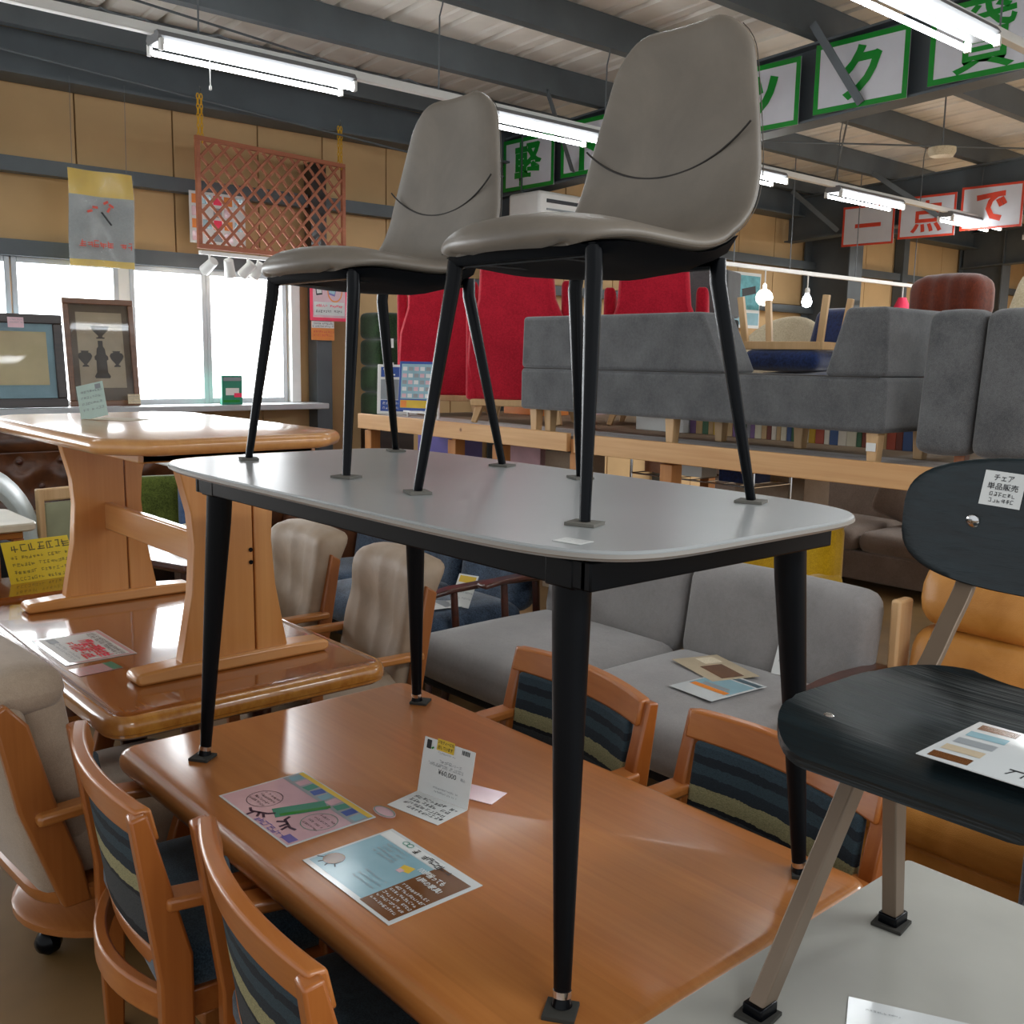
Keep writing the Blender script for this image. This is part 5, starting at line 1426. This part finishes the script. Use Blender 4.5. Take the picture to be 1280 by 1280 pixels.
gch = thing('dining_chair', 'moss green upholstered high back chair seen between the trestle legs', 'chair', (2.42, 6.10, 0), 168)
MB().cushion((0, .17, .72), (.36, .08, .46), .03, (0, 0, .0)).build('backrest', M['green_fabric'], gch, sharp=70)
MB().cushion((0, -.06, .47), (.44, .44, .10), .04).build('seat', M['green_fabric'], gch, sharp=70)
for sx in (-1, 1):
    for sy in (-1, 1): MB().cyl((sx*.17, sy*.16-.02, .44), (sx*.20, sy*.19-.02, 0), .02, .014, 10).build('leg', M['dark_wood'], gch)
    bx('back_post', (sx*.12, .17, .52), (.03, .03, .22), M['dark_wood'], gch, .003)
wt = thing('side_table', 'white topped tall table behind the moss green chair', 'table', (2.99, 6.78, 0))
MB().slab(rrect(.26, .22, .10), [(.01, .915), (0, .925), (0, .945), (.006, .95)]).build('tabletop', M['white'], wt, sharp=40)
MB().lathe([(.20, 0), (.20, .02), (.03, .05), (.03, .905), (.10, .915)], n=20).build('pedestal', M['dark_wood'], wt)
bch = thing('armchair', 'blue cloth armchair below the white topped tall table', 'chair', (2.58, 5.62, 0), 0)
MB().cushion((0, .16, .68), (.30, .12, .52), .05).build('backrest', M['blue_cloth'], bch, sharp=70)
MB().cushion((0, -.06, .42), (.30, .40, .14), .05).build('seat', M['blue_cloth'], bch, sharp=70)
for sx in (-1, 1):
    for sy in (-1, 1): MB().cyl((sx*.11, sy*.16, .38), (sx*.12, sy*.17, 0), .02, .014, 10).build('leg', M['dark_wood'], bch)
bw = thing('domed_bowl', 'cream domed bowl with a flat rim on the dark brown low table', 'bowl', (2.10, 4.90, .7205))  # a domed bowl, not part of any lamp
MB().lathe([(.02, 0), (.12, .0), (.125, .008), (.10, .012), (.09, .05), (.06, .085), (.02, .10)], n=28).build('dome', M['cream_fabric'], bw, sharp=60)
# ---------------------------------------------------------------- leaflets and price cards
ZP = .7008
t = thing('leaflet', 'laminated pink leaflet with green strip and yellow edge, on the orange table', 'leaflet', (1.03, 1.880, ZP), -90)
sheet(t, .31, .213, M['gloss_paper']); block(t, 0, 0, .300, .203, M['pinkprint'], .0014)
# the sheet reads with its top towards the right of the photo
block(t, .0, .075, .300, .050, M['greyprint'], .0018); block(t, .0, .097, .30, .012, M['yellowprint'], .002)
for k in range(9):
    block(t, -.13+.033*k, .074, .025, .030, [M['blueprint'], M['pinkprint'], M['tealprint'], M['darkblueprint']][k % 4], .0021, 'printed_picture', 6*((k % 3)-1))
block(t, .02, .0, .045, .115, M['tealprint'], .0019, 'printed_panel', -18); block(t, .035, .004, .012, .11, M['green'], .0021, 'printed_panel', -18)
ringprint(t, -.075, -.035, .042, .040, M['blackprint']); 
for k in range(4): scribble(t, -.105, -.047, (-.055+.013*k,), M['blackprint'], .007)
for x, y, r in ((-.02, -.078, 25), (.065, -.058, -20)):
    m = MB()
    for a, b in (((-.022, 0), (.02, .004)), ((-.02, .0), (-.032, .012)), ((.02, .004), (.034, .014)), ((.0, .004), (.008, -.016)), ((-.012, 0), (-.018, -.018)), ((.012, 0), (.024, -.014))):
        m.beam((a[0], a[1], 0), (b[0], b[1], 0), .006, .0004)
    o = m.build('printed_figure', plain('plum_ink', '3a2440', .3), t, loc=(x, y, .0022)); o.rotation_euler = (0, 0, rad(r))
ringprint(t, .10, .0, .040, .040, M['tealprint']); scribble(t, .075, .13, (.02, .005, -.01, -.025), M['blackprint'], .006)
scribble(t, -.0, .11, (-.092,), M['purpleprint'], .017, z=.0022, name='purple_lettering', gap=.1); block(t, .127, -.085, .035, .022, M['purpleprint'], .0019)
tb = thing('leaflet', 'small oval pink and teal cut-out tag half under the laminated leaflet', 'tag', (1.165, 1.735, ZP), -90)
MB().prism([(.035*math.cos(2*PI*k/20), .018*math.sin(2*PI*k/20)) for k in range(20)], 0, .0012).build('sheet', M['pinkprint'], tb); ringprint(tb, 0, 0, .033, .016, M['tealprint'], .002)

t = thing('leaflet', 'pale blue and brown furniture leaflet nearest the edge of the orange table', 'leaflet', (1.027, 1.509, ZP), -90)
sheet(t, .298, .212, M['gloss_paper'])
block(t, -.048, -.012, .19, .165, M['blueprint'], .0014); 
block(t, .073, .0, .001, .001, M['brownprint'], .0015)
block(t, .092, -.006, .095, .185, M['brownprint'], .0015)
block(t, -.048, .085, .19, .025, M['paper'], .0016)
block(t, .01, .03, .028, .022, M['yellowprint'], .0018, 'printed_chair', 15); block(t, .006, .018, .014, .012, M['pinkprint'], .0019)
MB().lathe([(.001, 0), (.022, .0), (.022, .0003), (.001, .0003)], n=18).build('printed_chair', M['brownprint'], t, loc=(-.115, -.055, .0018))
for dx, dy in ((-.03, -.02), (-.01, -.03), (.012, -.028), (.03, -.016)): 
    MB().beam((-.115, -.055, 0), (-.115+dx, -.055+dy, 0), .0025, .0003).build('printed_chair_leg', M['blackprint'], t, loc=(0, 0, .0019))
for k in range(4): scribble(t, -.10, -.03, (.02-.012*k+.04,), M['greyprint'], .007)
scribble(t, -.04, .03, (-.03, -.045, -.06), M['greyprint'], .006)
ringprint(t, -.075, .090, .009, .007, M['tealprint'], .002, .0024); ringprint(t, -.061, .090, .009, .007, M['tealprint'], .002, .0024)
scribble(t, -.04, .012, (.085,), M['seam'], .017, z=.0024, name='heading', gap=.1); scribble(t, .018, .075, (.082,), M['seam'], .020, z=.0024, name='heading', gap=.1)
text('100脚揃っても', M['paper'], t, (.066, .050, .0024), .078, .017, rz=0, bold=.02)
text('1脚の家具!', M['paper'], t, (.087, .028, .0024), .070, .016, bold=.02)
for o in list(t.children):
    pass
for k in range(6): scribble(t, .05, .132, (-.008-.014*k,), M['paper'], .008, z=.0024)

t = thing('price_card', 'folded white price card reading ¥60,000, standing on the orange table', 'card', (1.297, 1.703, ZP), -80)
sh_ = MB().box((0, -.048, .0006), (.152, .094, .0012)).build('front_flap', M['paper'], t)
scribble(t, -.06, .06, (-.022, -.040, -.058, -.074), M['blackprint'], .012, z=.0016, name='handwriting')
up = MB().box((0, .063, 0), (.152, .126, .0012)).build('standing_panel', M['paper'], t, loc=(0, .0, .001)); up.rotation_euler = (rad(78), 0, 0)
text('¥60,000', M['blackprint'], up, (.005, .058, .0012), .054, .013, bold=.0)
text('税込', M['greyprint'], up, (.052, .058, .0012), .014, .007)
text('シリーズ', M['greyprint'], up, (.028, .082, .0012), .032, .007); scribble(up, -.03, .008, (.082,), M['greyprint'], .007, z=.0012)
scribble(up, -.055, .055, (.074, .070), M['greyprint'], .004, z=.0012)
scribble(up, -.03, .04, (.022, .014), M['greyprint'], .004, z=.0012)
yl = MB().add([(-.026, -.013, 0), (.026, -.013, 0), (.026, .013, 0), (-.026, .013, 0)], [(0, 1, 2, 3)]).build('yellow_label', M['yellowprint'], up, loc=(-.010, .118, .0016))
text('ジモティーにも', M['blackprint'], up, (-.010, .124, .0022), .048, .008, bold=.01); text('出しています', M['blackprint'], up, (-.010, .113, .0022), .044, .009, bold=.01)
block(up, -.060, .112, .014, .020, M['blackprint'], .0012, 'printed_figure'); block(up, -.048, .106, .008, .004, M['green'], .0012, 'printed_leaf', 30)
scribble(up, -.03, .018, (.100,), M['greyprint'], .004, z=.0012)
for k in range(6): block(up, .040+.004*k, .117, .002+.0008*(k % 2), .010, M['blackprint'], .0012, 'barcode_bar')
ps = thing('paper_slip', 'pale pink slip lying behind the standing price card', 'paper', (1.385, 1.675, ZP), -70)
sheet(ps, .10, .07, M['pinkprint'])

t = thing('leaflet', 'white leaflet with bold red lettering on the glossy table', 'leaflet', (1.083, 3.405, ZP), -90)
sheet(t, .36, .225, M['gloss_paper']); block(t, 0, 0, .35, .215, M['pinkprint'], .0014); block(t, 0, 0, .325, .19, M['paper'], .0016)
scribble(t, -.08, .12, (.024,), M['hotpink'], .045, z=.0022, name='red_lettering', gap=.1); scribble(t, -.08, .12, (.025, -.018), M['hotpink'], .044, z=.0024, name='red_lettering', gap=.1); scribble(t, -.075, .125, (.022, -.022), M['red'], .04, z=.0026, name='red_lettering', gap=.1)
scribble(t, -.15, .15, (.078, .062), M['blackprint'], .013, z=.0022); scribble(t, -.15, .14, (-.055, -.070), M['greyprint'], .010, z=.0022); block(t, -.12, -.062, .06, .03, M['greyprint'], .002)
t = thing('price_card', 'small pink card with a green end on the glossy table, below the red leaflet', 'card', (1.033, 3.137, ZP), -86)
sheet(t, .085, .135, M['pinkprint']); block(t, 0, .052, .085, .03, M['tealprint'], .0016); scribble(t, -.035, .035, (.02, 0, -.02, -.04), M['greyprint'], .006)
t = thing('price_card', 'pale green leaning price card on the trestle tabletop', 'card', (1.275, 3.78, 1.4385+.064), 0, rot=(rad(58), rad(-14), rad(-30)))
sheet(t, .095, .145, plain('mint_card', 'b9cfc6', .5)); scribble(t, -.035, .035, (.04, .015, -.01, -.035), M['greyprint'], .010); block(t, .028, .055, .02, .02, M['greyprint'], .0016)
t = thing('paper_slip', 'flat clear sleeve lying under the leaning card on the trestle tabletop', 'paper', (1.34, 3.70, 1.4382), -60)
sheet(t, .20, .14, M['sepia'], .0008)
# on the sofas
t = thing('leaflet', 'white leaflet with an orange sofa picture on the light grey sofa, nearer one', 'leaflet', (2.965, 2.21, .489), -95)
sheet(t, .21, .297, M['gloss_paper']); block(t, 0, .12, .20, .03, plain('slate_print', '49606a', .3), .0016); block(t, 0, .02, .19, .15, M['blueprint'], .0016)
block(t, 0, -.045, .17, .03, M['orangeprint'], .002, 'printed_sofa'); block(t, .0, -.01, .12, .03, M['greyprint'], .002, 'printed_sofa')
t = thing('leaflet', 'beige photo leaflet on the light grey sofa, farther one by the back cushion', 'leaflet', (3.14, 2.36, .4895), -110)
sheet(t, .30, .21, M['sepia']); block(t, .05, 0, .16, .10, M['brownprint'], .0016, 'printed_sofa'); block(t, -.09, .03, .08, .08, M['cream_fabric'], .0016)
t = thing('price_card', 'white price card leaning on the back cushion of the light grey sofa', 'card', (3.36, 2.16, .535), 0, rot=(rad(62), 0, rad(-80)))
sheet(t, .13, .15, M['paper']); scribble(t, -.05, .05, (.03, .005, -.02), M['greyprint'], .010)
t = thing('leaflet', 'white leaflet lying on the navy sofa seat', 'leaflet', (2.95, 3.95, .462), -100)
sheet(t, .21, .29, M['paper']); block(t, 0, .05, .17, .06, M['greyprint'], .0016); scribble(t, -.08, .08, (-.04, -.07, -.1), M['greyprint'], .010)
t = thing('price_card', 'white price card with yellow top leaning on the navy sofa, behind its arm', 'card', (3.07, 3.86, .53), 0, rot=(rad(60), 0, rad(-75)))
sheet(t, .12, .17, M['paper']); block(t, 0, .06, .10, .035, M['yellowprint'], .0016); scribble(t, -.05, .05, (.02, -.01, -.04), M['greyprint'], .010)
# on the black chair and the stone table
t = thing('leaflet', 'furniture leaflet with small pictures lying on the black chair seat', 'leaflet', (1.29, .462, 1.1905), -90)
sheet(t, .24, .18, M['gloss_paper'])
for k, (mt, yy) in enumerate((('brownprint', -.070), ('sepia', -.035), ('greyprint', .0), ('blueprint', .035), ('brownprint', .070))):
    block(t, -.085, yy, .050, .022, M[mt], .0016, 'printed_picture', 4)
for x, y in ((.0, -.05), (.05, -.05), (.02, -.015), (.07, -.02)):
    m = MB().beam((-.02, 0, 0), (.02, .002, 0), .003, .0003)
    for dx in (-.018, .0, .018): m.beam((dx*.7, 0, 0), (dx, -.018, 0), .0018, .0003)
    m.build('printed_table', M['blackprint'], t, loc=(x, y, .0018))
t = thing('leaflet', 'white laminated sheet on the stone-look tabletop at the bottom edge', 'leaflet', (1.31, .590, .7258), -62)
sheet(t, .21, .15, M['gloss_paper']); scribble(t, -.08, -.03, (.05,), M['greyprint'], .005)
